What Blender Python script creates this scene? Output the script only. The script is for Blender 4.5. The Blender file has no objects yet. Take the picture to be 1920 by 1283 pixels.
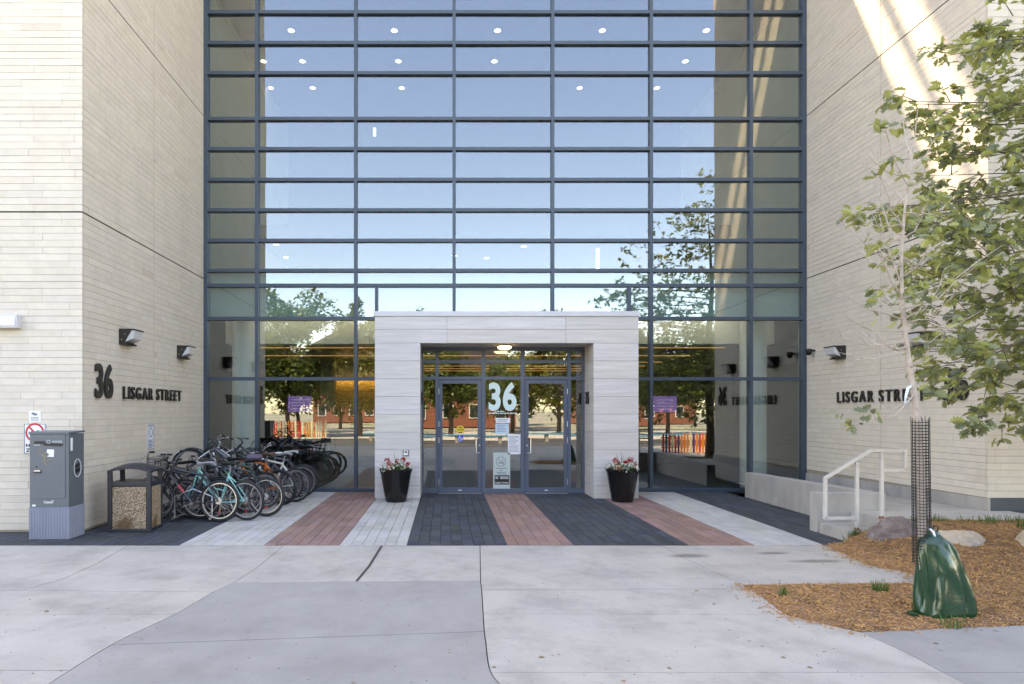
import bpy, bmesh, math, random
from mathutils import Vector, Matrix, noise
random.seed(7)
PI = math.pi
R = math.radians
scene = bpy.context.scene
C = scene.collection

# ------------------------------------------------------------------ camera
# x right, y towards the glass front (y = 0 is its plane), z up
F, CX, CY, CAMY, EYE = 1190.0, 835.0, 772.0, -14.0, 1.765
cam = bpy.data.cameras.new('camera')
cam.sensor_width = 36.0
cam.lens = F / 1920 * 36
cam.shift_x = (960 - CX) / 1920
cam.shift_y = (CY - 641.5) / 1920
cam.clip_start, cam.clip_end = 0.05, 2000
cam_o = bpy.data.objects.new('camera', cam)
cam_o.location = (0, CAMY, EYE)
cam_o.rotation_euler = (R(90), 0, 0)
C.objects.link(cam_o)
scene.camera = cam_o

# ------------------------------------------------------------------ light: sun stands behind the building, the court lies in its shade
SUN = Vector((1.0, -1.0, -2.05)).normalized()
world = bpy.data.worlds.new('World')
scene.world = world
world.use_nodes = True
wn = world.node_tree
wn.nodes.clear()
sky = wn.nodes.new('ShaderNodeTexSky')
sky.sky_type = 'NISHITA'
sky.sun_disc = False
sky.sun_elevation = math.asin(-SUN.z)
sky.sun_rotation = R(-45)
sky.air_density, sky.dust_density, sky.ozone_density = 1.0, 0.7, 1.0
hs = wn.nodes.new('ShaderNodeHueSaturation')
hs.inputs['Saturation'].default_value = 1.05
hs.inputs['Hue'].default_value = 0.506
bg = wn.nodes.new('ShaderNodeBackground')
bg.inputs['Strength'].default_value = 0.15
out = wn.nodes.new('ShaderNodeOutputWorld')
wn.links.new(sky.outputs[0], hs.inputs['Color'])
wn.links.new(hs.outputs[0], bg.inputs['Color'])
wn.links.new(bg.outputs[0], out.inputs['Surface'])
sl = bpy.data.lights.new('sun', 'SUN')
sl.energy, sl.angle, sl.color = 3.0, R(1.5), (1.0, 0.93, 0.82)
so = bpy.data.objects.new('sun', sl)
so.rotation_euler = SUN.to_track_quat('-Z', 'Y').to_euler()
so.location = (-20, 20, 41)
C.objects.link(so)
vs = scene.view_settings
vs.view_transform, vs.look, vs.gamma = 'Standard', 'None', 1.0
vs.use_curve_mapping = False
vs.exposure = 2.90
vs.use_white_balance = True            # the camera's white point is set for open shade
vs.white_balance_temperature = 9150
vs.white_balance_tint = 16
scene.cycles.use_denoising = True
scene.cycles.max_bounces = 10
scene.cycles.transparent_max_bounces = 16
scene.cycles.sample_clamp_indirect = 6
scene.cycles.caustics_reflective = False
scene.cycles.caustics_refractive = False

# ------------------------------------------------------------------ pixel helpers (photograph 1920 wide; the distance comes from what a thing touches)
def gp(px, py, z=0.0):                      # a point on level ground
    d = (EYE - z) * F / (py - CY)
    return Vector(((px - CX) * d / F, CAMY + d, z))
def wp(px, py, y):                          # a point on the plane y = const
    d = y - CAMY
    return Vector(((px - CX) * d / F, y, EYE - (py - CY) * d / F))
def X(px, y): return (px - CX) * (y - CAMY) / F
def Z(py, y): return EYE - (py - CY) * (y - CAMY) / F

# ------------------------------------------------------------------ mesh builder
class MB:
    def __init__(s): s.v = []; s.f = []; s.m = []; s.cur = 0
    def add(s, vs_, fs):
        b = len(s.v); s.v += [tuple(v) for v in vs_]
        for f in fs: s.f.append([i + b for i in f]); s.m.append(s.cur)
        return s
    def box(s, x0, x1, y0, y1, z0, z1):
        v = [(x0,y0,z0),(x1,y0,z0),(x1,y1,z0),(x0,y1,z0),(x0,y0,z1),(x1,y0,z1),(x1,y1,z1),(x0,y1,z1)]
        return s.add(v, [(3,2,1,0),(4,5,6,7),(0,1,5,4),(1,2,6,5),(2,3,7,6),(3,0,4,7)])
    def obox(s, c, ax, ay, az):             # centre and three half axes
        c, ax, ay, az = map(Vector, (c, ax, ay, az))
        v = [c + i*ax + j*ay + k*az for k in (-1,1) for i, j in ((-1,-1),(1,-1),(1,1),(-1,1))]
        return s.add(v, [(3,2,1,0),(4,5,6,7),(0,1,5,4),(1,2,6,5),(2,3,7,6),(3,0,4,7)])
    def tube(s, pts, r, n=8, cap=True):
        pts = [Vector(p) for p in pts]
        rs = r if isinstance(r, (list, tuple)) else [r]*len(pts)
        b = len(s.v); up = None
        for i, p in enumerate(pts):
            t = (pts[min(i+1, len(pts)-1)] - pts[max(i-1, 0)]).normalized()
            if up is None:
                up = Vector((0,0,1)) if abs(t.z) < .9 else Vector((1,0,0))
            a = t.cross(up)
            if a.length < 1e-4: a = t.cross(Vector((0,1,0)))
            a.normalize(); up = a.cross(t).normalized()
            for k in range(n):
                q = 2*PI*k/n
                s.v.append(tuple(p + (a*math.cos(q) + up*math.sin(q))*rs[i]))
        for i in range(len(pts)-1):
            for k in range(n):
                k2 = (k+1) % n
                s.f.append([b+i*n+k, b+(i+1)*n+k, b+(i+1)*n+k2, b+i*n+k2][::-1]); s.m.append(s.cur)
        if cap:
            s.f.append([b+k for k in range(n)]); s.m.append(s.cur)
            s.f.append([b+(len(pts)-1)*n+k for k in range(n)][::-1]); s.m.append(s.cur)
        return s
    def lathe(s, prof, n=24, c=(0,0,0), axis='z', cap=True):
        b = len(s.v)
        for r, h in prof:
            for k in range(n):
                q = 2*PI*k/n; a, d = r*math.cos(q), r*math.sin(q)
                p = (a, d, h) if axis == 'z' else ((h, a, d) if axis == 'x' else (d, h, a))
                s.v.append((p[0]+c[0], p[1]+c[1], p[2]+c[2]))
        for i in range(len(prof)-1):
            for k in range(n):
                k2 = (k+1) % n
                s.f.append([b+i*n+k, b+i*n+k2, b+(i+1)*n+k2, b+(i+1)*n+k]); s.m.append(s.cur)
        if cap:
            s.f.append([b+k for k in range(n)][::-1]); s.m.append(s.cur)
            s.f.append([b+(len(prof)-1)*n+k for k in range(n)]); s.m.append(s.cur)
        return s
    def torus(s, c, Rr, r, n=36, k=8, sq=1.0):  # ring in the xz plane
        b = len(s.v)
        for i in range(n):
            a = 2*PI*i/n
            for j in range(k):
                q = 2*PI*j/k; rr = Rr + r*math.cos(q)
                s.v.append((c[0]+rr*math.cos(a), c[1]+r*sq*math.sin(q), c[2]+rr*math.sin(a)))
        for i in range(n):
            for j in range(k):
                i2, j2 = (i+1) % n, (j+1) % k
                s.f.append([b+i*k+j, b+i*k+j2, b+i2*k+j2, b+i2*k+j]); s.m.append(s.cur)
        return s
    def prism(s, poly, z0, z1, frame=None): # polygon (list of 2-tuples), frame maps (u,v,w) -> point
        fr = frame or (lambda u, v, w: (u, v, w))
        n = len(poly)
        if sum(poly[i][0]*poly[(i+1)%n][1] - poly[(i+1)%n][0]*poly[i][1] for i in range(n)) < 0: poly = poly[::-1]
        v = [fr(p[0], p[1], z0) for p in poly] + [fr(p[0], p[1], z1) for p in poly]
        fs = [tuple(range(n))[::-1], tuple(range(n, 2*n))] + [(i, (i+1)%n, n+(i+1)%n, n+i) for i in range(n)]
        return s.add(v, fs)
    def build(s, name, mats, parent=None, smooth=False, loc=None, rot=None, bevel=0, tri=False):
        me = bpy.data.meshes.new(name)
        me.from_pydata(s.v, [], s.f)
        ms = mats if isinstance(mats, (list, tuple)) else [mats]
        for m in ms: me.materials.append(m)
        if len(ms) > 1: me.polygons.foreach_set('material_index', s.m)
        if bevel or tri:
            bm = bmesh.new(); bm.from_mesh(me)
            if bevel:
                bmesh.ops.bevel(bm, geom=[e for e in bm.edges if len(e.link_faces) == 2 and e.calc_face_angle(0) > .5], offset=bevel, segments=2, affect='EDGES', profile=.6)
            if tri: bmesh.ops.triangulate(bm, faces=[f for f in bm.faces if len(f.verts) > 4])
            bm.to_mesh(me); bm.free()
        if smooth:
            me.polygons.foreach_set('use_smooth', [True]*len(me.polygons))
            me.set_sharp_from_angle(angle=R(40))
        me.update()
        return link(name, me, parent, loc, rot)
def link(name, data, parent=None, loc=None, rot=None):
    o = bpy.data.objects.new(name, data); C.objects.link(o)
    if parent: o.parent = parent
    if loc is not None: o.location = loc
    if rot is not None: o.rotation_euler = rot
    return o
def tag(o, label=None, cat=None, group=None, kind=None):
    for k, v in (('label', label), ('category', cat), ('group', group), ('kind', kind)):
        if v: o[k] = v
    return o
def empty(name, loc=(0,0,0), rz=0, label=None, cat=None, group=None):
    o = link(name, None, None, loc, (0,0,rz)); o.empty_display_size = .1
    return tag(o, label, cat, group)

# ------------------------------------------------------------------ materials
def mat(name, col, rough=.6, metal=0, var=.0, scale=4, bump=0, bscale=60, rand=0, stretch=(1,1,1), col2=None, c2lo=.45, c2hi=.7, c2scale=None,
        spec=.5, emit=None, estr=0, coat=0, bdist=.01, speck=0, speckc=(.05,.05,.05), speckscale=120, world_co=False, trans=0, streak=0, tan=0, stain=0):
    m = bpy.data.materials.new(name); m.use_nodes = True
    nt = m.node_tree; N = nt.nodes; L = nt.links
    b = N['Principled BSDF']
    b.inputs['Roughness'].default_value = rough; b.inputs['Metallic'].default_value = metal
    b.inputs['Specular IOR Level'].default_value = spec
    b.inputs['Coat Weight'].default_value = coat
    if trans: b.inputs['Transmission Weight'].default_value = trans
    if emit:
        b.inputs['Emission Color'].default_value = (*emit, 1); b.inputs['Emission Strength'].default_value = estr
    b.inputs['Base Color'].default_value = (*col, 1)
    if not (var or bump or rand or col2 or speck or streak or stain): return m
    tc = N.new('ShaderNodeTexCoord'); mp = N.new('ShaderNodeMapping'); mp.inputs['Scale'].default_value = stretch
    if world_co:
        g = N.new('ShaderNodeNewGeometry'); L.new(g.outputs['Position'], mp.inputs['Vector'])
    else: L.new(tc.outputs['Object'], mp.inputs['Vector'])
    vec = mp.outputs[0]
    if rand:
        oi = N.new('ShaderNodeObjectInfo'); ge = N.new('ShaderNodeNewGeometry')
        ad = N.new('ShaderNodeMath'); ad.operation = 'ADD'; L.new(oi.outputs['Random'], ad.inputs[0]); L.new(ge.outputs['Random Per Island'], ad.inputs[1])
        fr = N.new('ShaderNodeMath'); fr.operation = 'FRACT'; L.new(ad.outputs[0], fr.inputs[0])
        off = N.new('ShaderNodeVectorMath'); off.operation = 'SCALE'; off.inputs[0].default_value = (13, 17, 11); L.new(fr.outputs[0], off.inputs['Scale'])
        av = N.new('ShaderNodeVectorMath'); av.operation = 'ADD'; L.new(vec, av.inputs[0]); L.new(off.outputs[0], av.inputs[1]); vec = av.outputs[0]
    cur = None
    def mix(fac, a, c, mode='MIX'):
        x = N.new('ShaderNodeMix'); x.data_type = 'RGBA'; x.blend_type = mode
        if hasattr(fac, 'is_linked'): L.new(fac, x.inputs[0])
        else: x.inputs[0].default_value = fac
        for i, q in ((6, a), (7, c)):
            if hasattr(q, 'is_linked'): L.new(q, x.inputs[i])
            else: x.inputs[i].default_value = (*q, 1)
        return x.outputs[2]
    def nz(sc, det=4, rg=.6):
        n = N.new('ShaderNodeTexNoise'); n.inputs['Scale'].default_value = sc; n.inputs['Detail'].default_value = det; n.inputs['Roughness'].default_value = rg
        L.new(vec, n.inputs['Vector']); return n.outputs['Fac']
    def rng(v, a, c, lo=0., hi=1.):
        r_ = N.new('ShaderNodeMapRange'); r_.inputs[1].default_value = a; r_.inputs[2].default_value = c; r_.inputs[3].default_value = lo; r_.inputs[4].default_value = hi
        L.new(v, r_.inputs[0]); return r_.outputs[0]
    cur = col
    if col2: cur = mix(rng(nz(c2scale or scale*.6, 5, .65), c2lo, c2hi), cur, col2)
    if var: 
        f = rng(nz(scale, 6, .65), .3, .7, 1-var, 1+var)
        cb = N.new('ShaderNodeCombineColor'); [L.new(f, cb.inputs[i]) for i in range(3)]
        cur = mix(1.0, cur, cb.outputs[0], 'MULTIPLY')
    if rand:
        f = rng(fr.outputs[0], 0, 1, 1-rand, 1+rand*.6)
        wn2 = N.new('ShaderNodeTexWhiteNoise'); wn2.noise_dimensions = '1D'; L.new(fr.outputs[0], wn2.inputs['W'])
        f2 = rng(wn2.outputs['Value'], 0, 1, 1-rand*.8, 1+rand*.3)
        cb = N.new('ShaderNodeCombineColor'); L.new(f, cb.inputs[0]); L.new(f, cb.inputs[1])
        mm = N.new('ShaderNodeMath'); mm.operation = 'MULTIPLY'; L.new(f, mm.inputs[0]); L.new(f2, mm.inputs[1]); L.new(mm.outputs[0], cb.inputs[2])
        cur = mix(1.0, cur, cb.outputs[0], 'MULTIPLY')
    if tan:                                   # a few bricks of a tanner batch
        cur = mix(rng(wn2.outputs['Value'], 1-tan, 1-tan+.01, 0, .55), cur, (.50,.40,.28))
    if streak or stain:
        ge2 = N.new('ShaderNodeNewGeometry'); mp2 = N.new('ShaderNodeMapping'); L.new(ge2.outputs['Position'], mp2.inputs['Vector'])
        mp2.inputs['Scale'].default_value = (1.6,1.6,.14) if streak else (1,1,1)
        n2 = N.new('ShaderNodeTexNoise'); n2.inputs['Scale'].default_value = 1.0 if streak else 1.5; n2.inputs['Detail'].default_value = 7; n2.inputs['Roughness'].default_value = .68; L.new(mp2.outputs[0], n2.inputs['Vector'])
        cur = mix(rng(n2.outputs['Fac'], .47, .72 if streak else .66, 0, streak or stain), cur, (.30,.24,.17) if streak else (.17,.15,.13))
        if stain:                             # gum and drips
            vo = N.new('ShaderNodeTexVoronoi'); vo.inputs['Scale'].default_value = 2.2; L.new(ge2.outputs['Position'], vo.inputs['Vector'])
            cur = mix(rng(vo.outputs['Distance'], .025, .045, .55, 0), cur, (.13,.12,.11))
    if speck:
        cur = mix(rng(nz(speckscale, 2, .5), .66, .72, 0, speck), cur, speckc)
    if hasattr(cur, 'is_linked'): L.new(cur, b.inputs['Base Color'])
    if bump:
        bp = N.new('ShaderNodeBump'); bp.inputs['Strength'].default_value = bump; bp.inputs['Distance'].default_value = bdist
        L.new(nz(bscale, 5, .6), bp.inputs['Height']); L.new(bp.outputs[0], b.inputs['Normal'])
    return m
def glass_mat(name, R0, tint, wave=.0):
    m = bpy.data.materials.new(name); m.use_nodes = True
    nt = m.node_tree; N = nt.nodes; L = nt.links; N.remove(N['Principled BSDF'])
    lw = N.new('ShaderNodeLayerWeight'); lw.inputs['Blend'].default_value = .5
    pw = N.new('ShaderNodeMath'); pw.operation = 'POWER'; pw.inputs[1].default_value = 5; L.new(lw.outputs['Facing'], pw.inputs[0])
    mr = N.new('ShaderNodeMapRange'); mr.inputs[3].default_value = R0; mr.inputs[4].default_value = 1; L.new(pw.outputs[0], mr.inputs[0])
    gl = N.new('ShaderNodeBsdfGlossy'); gl.inputs['Roughness'].default_value = 0.0; gl.inputs['Color'].default_value = (.97,.985,1,1)
    tr = N.new('ShaderNodeBsdfTransparent'); tr.inputs['Color'].default_value = (*tint, 1)
    if wave:
        tc = N.new('ShaderNodeNewGeometry'); n = N.new('ShaderNodeTexNoise'); n.inputs['Scale'].default_value = .9; n.inputs['Detail'].default_value = 1
        L.new(tc.outputs['Position'], n.inputs['Vector'])
        bp = N.new('ShaderNodeBump'); bp.inputs['Strength'].default_value = wave; bp.inputs['Distance'].default_value = .02
        L.new(n.outputs['Fac'], bp.inputs['Height']); L.new(bp.outputs[0], gl.inputs['Normal'])
    mx = N.new('ShaderNodeMixShader'); L.new(mr.outputs[0], mx.inputs[0]); L.new(tr.outputs[0], mx.inputs[1]); L.new(gl.outputs[0], mx.inputs[2])
    L.new(mx.outputs[0], N['Material Output'].inputs['Surface'])
    return m
def leaf_mat(name, top, under, gloss=.35):
    m = bpy.data.materials.new(name); m.use_nodes = True
    nt = m.node_tree; N = nt.nodes; L = nt.links; b = N['Principled BSDF']
    ge = N.new('ShaderNodeNewGeometry')
    def mixc(f, a, c):
        x = N.new('ShaderNodeMix'); x.data_type = 'RGBA'
        L.new(f, x.inputs[0])
        for i, q in ((6, a), (7, c)):
            if hasattr(q, 'is_linked'): L.new(q, x.inputs[i])
            else: x.inputs[i].default_value = (*q, 1)
        return x.outputs[2]
    a = mixc(ge.outputs['Random Per Island'], [c*.5 for c in top], [c*1.5 for c in top])
    u = mixc(ge.outputs['Random Per Island'], [c*.75 for c in under], [c*1.3 for c in under])
    c = mixc(ge.outputs['Backfacing'], a, u)
    L.new(c, b.inputs['Base Color']); b.inputs['Roughness'].default_value = gloss
    tl = N.new('ShaderNodeBsdfTranslucent'); L.new(u, tl.inputs['Color'])
    mx = N.new('ShaderNodeMixShader'); mx.inputs[0].default_value = .38
    L.new(b.outputs[0], mx.inputs[1]); L.new(tl.outputs[0], mx.inputs[2]); L.new(mx.outputs[0], N['Material Output'].inputs['Surface'])
    return m

STONE = mat('limestone_brick', (.64,.572,.475), .8, streak=.08, tan=.010, var=.06, scale=5, bump=.12, bscale=90, rand=.045, stretch=(1,1,1))
STONEP = mat('limestone_plain', (.62,.555,.46), .85, var=.08, scale=2, bump=.1)
MORTAR = mat('mortar', (.33,.27,.20), .9, var=.2, scale=30)
SEAL = mat('dark_sealant', (.035,.028,.02), .8)
FRAME = mat('blue_grey_aluminium', (.042,.066,.092), .42, .0, var=.08, scale=2, spec=.5)
DFRAME = mat('door_aluminium', (.075,.10,.14), .40, .0, var=.06, scale=3)
GLASS = glass_mat('curtain_glass', .145, (.80,.88,.87), .02)
DGLASS = glass_mat('door_glass', .155, (.82,.86,.84), .02)
SPAND = mat('spandrel_grey_green', (.30,.40,.38), .5)
PORT = mat('grained_limestone', (.58,.545,.51), .7, var=.13, scale=2.2, stretch=(.5,1,9), bump=.05, rand=.06)
FLASH = mat('flashing', (.55,.55,.55), .45, var=.05)
CONC = mat('pavement_concrete', (.435,.395,.335), .85, stain=.36, var=.11, scale=1.6, bump=.25, bscale=120, col2=(.42,.39,.345), c2scale=.7, speck=.6, speckc=(.2,.18,.16), speckscale=38, world_co=True)
CONCG = mat('grey_concrete', (.325,.303,.272), .85, stain=.25, var=.10, scale=1.3, bump=.22, bscale=120, col2=(.29,.272,.25), c2scale=.6, speck=.5, speckc=(.13,.12,.12), speckscale=38, world_co=True)
CONCW = mat('cast_concrete', (.37,.345,.31), .85, var=.16, scale=2.5, bump=.25, bscale=60, col2=(.30,.295,.285), c2lo=.52, c2hi=.75, world_co=True, stretch=(1,1,.5))
JOINT = mat('joint_dirt', (.06,.05,.04), .95, var=.3, scale=20)
PWHITE = mat('pale_paver', (.46,.44,.405), .85, stain=.25, var=.09, scale=9, bump=.2, bscale=150, rand=.12)
PRED = mat('red_paver', (.28,.165,.14), .9, stain=.25, var=.12, scale=14, bump=.25, bscale=150, rand=.22, speck=.5, speckc=(.45,.33,.30), speckscale=130)
PDARK = mat('charcoal_paver', (.045,.051,.064), .75, var=.22, scale=8, bump=.25, bscale=150, rand=.32)
BLACK = mat('black_plastic', (.012,.012,.013), .45, var=.2, scale=8)
BLACKG = mat('black_gloss', (.010,.009,.009), .16, var=.3, scale=5, stretch=(1,1,4))
WHITE = mat('white_paint', (.75,.75,.74), .5)
DARKMETAL = mat('bronze_metal', (.03,.026,.022), .5, .2)
LETTER = mat('dark_bronze_letters', (.026,.023,.019), .5, .1)
STEEL = mat('brushed_steel', (.55,.55,.56), .3, .9)
GALV = mat('painted_rail', (.58,.56,.52), .45, .2, var=.1, scale=6)
RUST = mat('rust', (.22,.08,.03), .9, var=.3, scale=30)
BOXG = mat('slate_box_paint', (.105,.125,.14), .42, var=.05, scale=3)
BOXL = mat('corrugated_grey_plastic', (.20,.215,.27), .6, var=.08, scale=4, stretch=(1,1,.4))
PEBBLE = None
ASPHALT = mat('asphalt', (.06,.06,.062), .9, var=.15, scale=3, bump=.2)
BARK = mat('pale_bark', (.45,.37,.30), .85, var=.25, scale=14, bump=.4, bscale=70)
BARKD = mat('dark_bark', (.12,.09,.07), .9, var=.3, scale=10, bump=.5)
BAG = mat('green_tarp', (.005,.045,.018), .20, var=.25, scale=5, coat=.25, bump=.35, bscale=16)
MULCHM = mat('mulch_bed_soil', (.27,.145,.07), .95, var=.35, scale=10, bump=.9, bscale=45, col2=(.10,.055,.03), c2scale=1.5, world_co=True)
CHIP = mat('wood_chips', (.47,.245,.105), .9, rand=.5)
GRASSM = leaf_mat('grass_blades', (.07,.14,.03), (.10,.18,.04), .6)
LEAF = leaf_mat('oak_leaves', (.160,.185,.100), (.38,.40,.13), .24)
LEAFT = leaf_mat('dense_leaves', (.075,.115,.03), (.16,.19,.04), .5)
LEAFY = leaf_mat('pale_leaves', (.10,.13,.025), (.22,.22,.04), .5)
print('materials ready')
# ================================================================== GROUND
def sheet(name, x0, x1, y0, y1, z, m, label=None):
    b = MB(); b.add([(x0,y0,z),(x1,y0,z),(x1,y1,z),(x0,y1,z)], [(0,1,2,3)])
    return tag(b.build(name, m), label, None, None, 'structure')
PARK = mat('park_ground', (.30,.27,.21), .95, var=.2, scale=.5, col2=(.13,.17,.06), c2scale=.12, c2lo=.5, c2hi=.6, world_co=True)
sheet('ground', -400, 400, -400, 400, -.20, PARK, 'wide park ground of pale earth and grass')
sheet('street', -200, 200, -27.5, -18.5, -.10, ASPHALT, 'grey asphalt street across from the entrance')
PALE = mat('far_pavement', (.42,.40,.36), .9, var=.1, scale=.6, world_co=True)
sheet('far_pavement', -200, 200, -46, -27.5, -.06, PALE, 'pale sunlit pavement on the far side of the street')

def inset(poly, e):
    n = len(poly)
    a = sum(poly[i][0]*poly[(i+1)%n][1] - poly[(i+1)%n][0]*poly[i][1] for i in range(n))
    if a < 0: poly = poly[::-1]
    res = []
    for i in range(n):
        p0, p1, p2 = (Vector(poly[(i+k) % n]) for k in (-1, 0, 1))
        n1 = (p1-p0).normalized(); n2 = (p2-p1).normalized()
        n1 = Vector((-n1.y, n1.x)); n2 = Vector((-n2.y, n2.x))
        m = (n1+n2)
        m = m/max(.5, m.dot(n1)) if m.length > 1e-4 else n1
        res.append(tuple(p1 + m*e))
    return res
def smooth_line(pts, sub=4):               # catmull-rom through the points
    res = []
    P = [Vector(p) for p in pts]
    for i in range(len(P)-1):
        a, b_, c, d = P[max(i-1,0)], P[i], P[i+1], P[min(i+2, len(P)-1)]
        for k in range(sub):
            t = k/sub
            res.append(tuple(.5*((2*b_) + (c-a)*t + (2*a-5*b_+4*c-d)*t*t + (3*b_-a-3*c+d)*t**3)))
    res.append(tuple(P[-1]))
    return res
GL = smooth_line([(437,1093),(400,1110),(328,1152),(213,1207),(90,1283),(-60,1380),(-120,1425)])
GR = smooth_line([(901,1089),(903,1106),(906,1151),(908,1184),(911,1205),(916,1246),(926,1270),(948,1293),(1000,1345),(1050,1425)])
ER = smooth_line([(1612,1185),(1700,1224),(1768,1261),(1815,1285),(1930,1350),(2040,1425)])
def at(line, y):
    for p, r_ in zip(line, line[1:]):
        if p[1] <= y <= r_[1]: return (p[0] + (r_[0]-p[0])*(y-p[1])/max(r_[1]-p[1], 1e-6), y)
    return line[0] if y < line[0][1] else line[-1]
def cut(line, a, b): return [at(line, a)] + [p for p in line if a + 1 < p[1] < b - 1] + [at(line, b)]
TONGUE = [(1553,1023),(1566,1031),(1580,1036),(1597,1046),(1622,1054),(1632,1060),(1660,1066),(1690,1070),(1712,1078),(1717,1094)]
SL = [
 ('a', [(-900,1023),(240,1023),(185,1055),(120,1085),(42,1107),(-900,1108)]),
 ('a', [(240,1023),(532,1023),(485,1062),(437,1093),at(GL,1110),(42,1107),(120,1085),(185,1055)]),
 ('a', [(532,1023),(716,1023),(692,1062),(668,1090.5),(437,1093),(485,1062)]),
 ('a', [(716,1023),(900,1023),(901,1089),(668,1090.5),(692,1062)]),
 ('a', [(900,1023),(1238,1023),(1300,1055),(1395,1097),(1405,1104),at(GR,1106),(901,1089)]),
 ('a', [(1238,1023)] + TONGUE + [(1395,1097),(1300,1055)]),
 ('a', [(-900,1108),(42,1107)] + cut(GL,1110,1152) + [(-900,1150)]),
 ('a', [(-900,1150)] + cut(GL,1152,1257) + [(-900,1254)]),
 ('a', [(-900,1254)] + cut(GL,1257,1425) + [(-900,1425)]),
 ('g', [(437,1093),(668,1090.5)] + cut(GR,1089,1184) + cut(GL,1094,1209)[::-1]),
 ('g', cut(GR,1184,1425) + cut(GL,1209,1425)[::-1]),
 ('a', [(1405,1104),(1432,1121),(1472,1152)] + cut(GR,1106,1151)[::-1]),
 ('a', [(1472,1152),(1530,1167)] + cut(ER,1185,1261) + cut(GR,1151,1261)[::-1]),
 ('a', cut(ER,1261,1425) + cut(GR,1261,1425)[::-1]),
 ('g', [(1920,1172),(3200,1172),(3200,1258)] + cut(ER,1185,1261)[::-1]),
 ('g', [(3200,1258),(3200,1425)] + cut(ER,1261,1425)[::-1]),
]
b = MB(); b.box(-18, 22, -18.5, -5.597, -.25, -.03)
sidewalk = tag(b.build('sidewalk', JOINT), 'pale concrete sidewalk slabs with wavy grey bands before the entrance', None, None, 'structure')
for k, poly in SL:
    g = [tuple(gp(*p).xy) for p in poly]
    g = [q for i, q in enumerate(g) if (Vector(q) - Vector(g[i-1])).length > .012]
    b = MB(); b.prism(inset(g, .0045), -.045, random.uniform(-.0015, .0015))
    b.build('slab', CONC if k == 'a' else CONCG, sidewalk, tri=True)
ys = [CAMY + EYE*F/(1425-CY), -13.3, -15.6, -18.3]
for i in range(3):
    for j in range(9):
        x0 = -16 + j*4
        b = MB(); b.prism(inset([(x0, ys[i+1]), (x0+4, ys[i+1]), (x0+4, ys[i]), (x0, ys[i])], .005), -.045, 0)
        b.build('slab', CONC, sidewalk)
b = MB(); b.box(-18, 22, -18.65, -18.5, -.25, .0)
tag(b.build('kerb', CONCW), 'concrete kerb between sidewalk and street', None, None, 'structure')

b = MB(); b.prism([gp(*p_).xy[:] for p_ in ((713.5,1024),(718,1024),(694.5,1062),(671,1090),(666,1090),(689.5,1062))], .0005, .0028)
b.build('open_joint', JOINT, sidewalk, tri=True)
def damp():
    m = bpy.data.materials.new('damp_stain'); m.use_nodes = True; N = m.node_tree.nodes; L = m.node_tree.links; bs = N['Principled BSDF']
    bs.inputs['Base Color'].default_value = (.13,.115,.095,1); bs.inputs['Roughness'].default_value = .6
    tc = N.new('ShaderNodeTexCoord'); d = N.new('ShaderNodeVectorMath'); d.operation = 'DISTANCE'; d.inputs[1].default_value = (.5,.5,.5); L.new(tc.outputs['Generated'], d.inputs[0])
    n = N.new('ShaderNodeTexNoise'); n.inputs['Scale'].default_value = 5; L.new(tc.outputs['Object'], n.inputs['Vector'])
    ma = N.new('ShaderNodeMath'); ma.operation = 'MULTIPLY_ADD'; ma.inputs[1].default_value = .35; L.new(n.outputs['Fac'], ma.inputs[0]); L.new(d.outputs['Value'], ma.inputs[2])
    r_ = N.new('ShaderNodeMapRange'); r_.inputs[1].default_value = .36; r_.inputs[2].default_value = .66; r_.inputs[3].default_value = .38; r_.inputs[4].default_value = 0; L.new(ma.outputs[0], r_.inputs[0])
    L.new(r_.outputs[0], bs.inputs['Alpha']); return m
DAMP = damp()
for px, py, w_, h_ in ((1292,1043,.62,.30),(1448,1038,.50,.20),(1535,1053,.85,.22)):
    c_ = gp(px, py); b = MB(); b.add([(-w_/2,-h_/2,0),(w_/2,-h_/2,0),(w_/2,h_/2,0),(-w_/2,h_/2,0)], [(0,1,2,3)])
    b.build('damp_stain', DAMP, sidewalk, loc=(c_.x, c_.y, .004))
# paver court: strips run towards the glass
PY0, PY1 = -5.597, -.06
b = MB(); b.box(-9, 6.2, PY0, .3, -.25, -.014)
tag(b.build('paving_bed', JOINT), 'dark joint sand under the paver strips', None, None, 'structure')
strips = [(-5.30,-3.52,'d'),(-3.52,-2.40,'w'),(-2.40,-1.40,'r'),(-1.40,-.51,'w'),(-.51,.82,'d'),(.82,1.70,'r'),(1.70,3.22,'d'),(3.22,4.10,'r'),(4.10,5.02,'w'),(5.02,6.16,'d')]
pm = {'d': (PDARK, 'charcoal'), 'w': (PWHITE, 'pale grey'), 'r': (PRED, 'dusty red')}
pcache = {}
def paver_mesh(w, l, m):
    key = (round(w,3), round(l,3), m.name)
    if key not in pcache:
        bm = bmesh.new(); bmesh.ops.create_cube(bm, size=1)
        for v in bm.verts: v.co = Vector((v.co.x*(w-.005), v.co.y*(l-.006), (v.co.z-.5)*.07))
        bmesh.ops.bevel(bm, geom=[e for e in bm.edges if all(v.co.z > -.01 for v in e.verts)], offset=.003, segments=1, affect='EDGES')
        me = bpy.data.meshes.new('paver'); bm.to_mesh(me); bm.free(); me.materials.append(m); pcache[key] = me
    return pcache[key]
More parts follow.
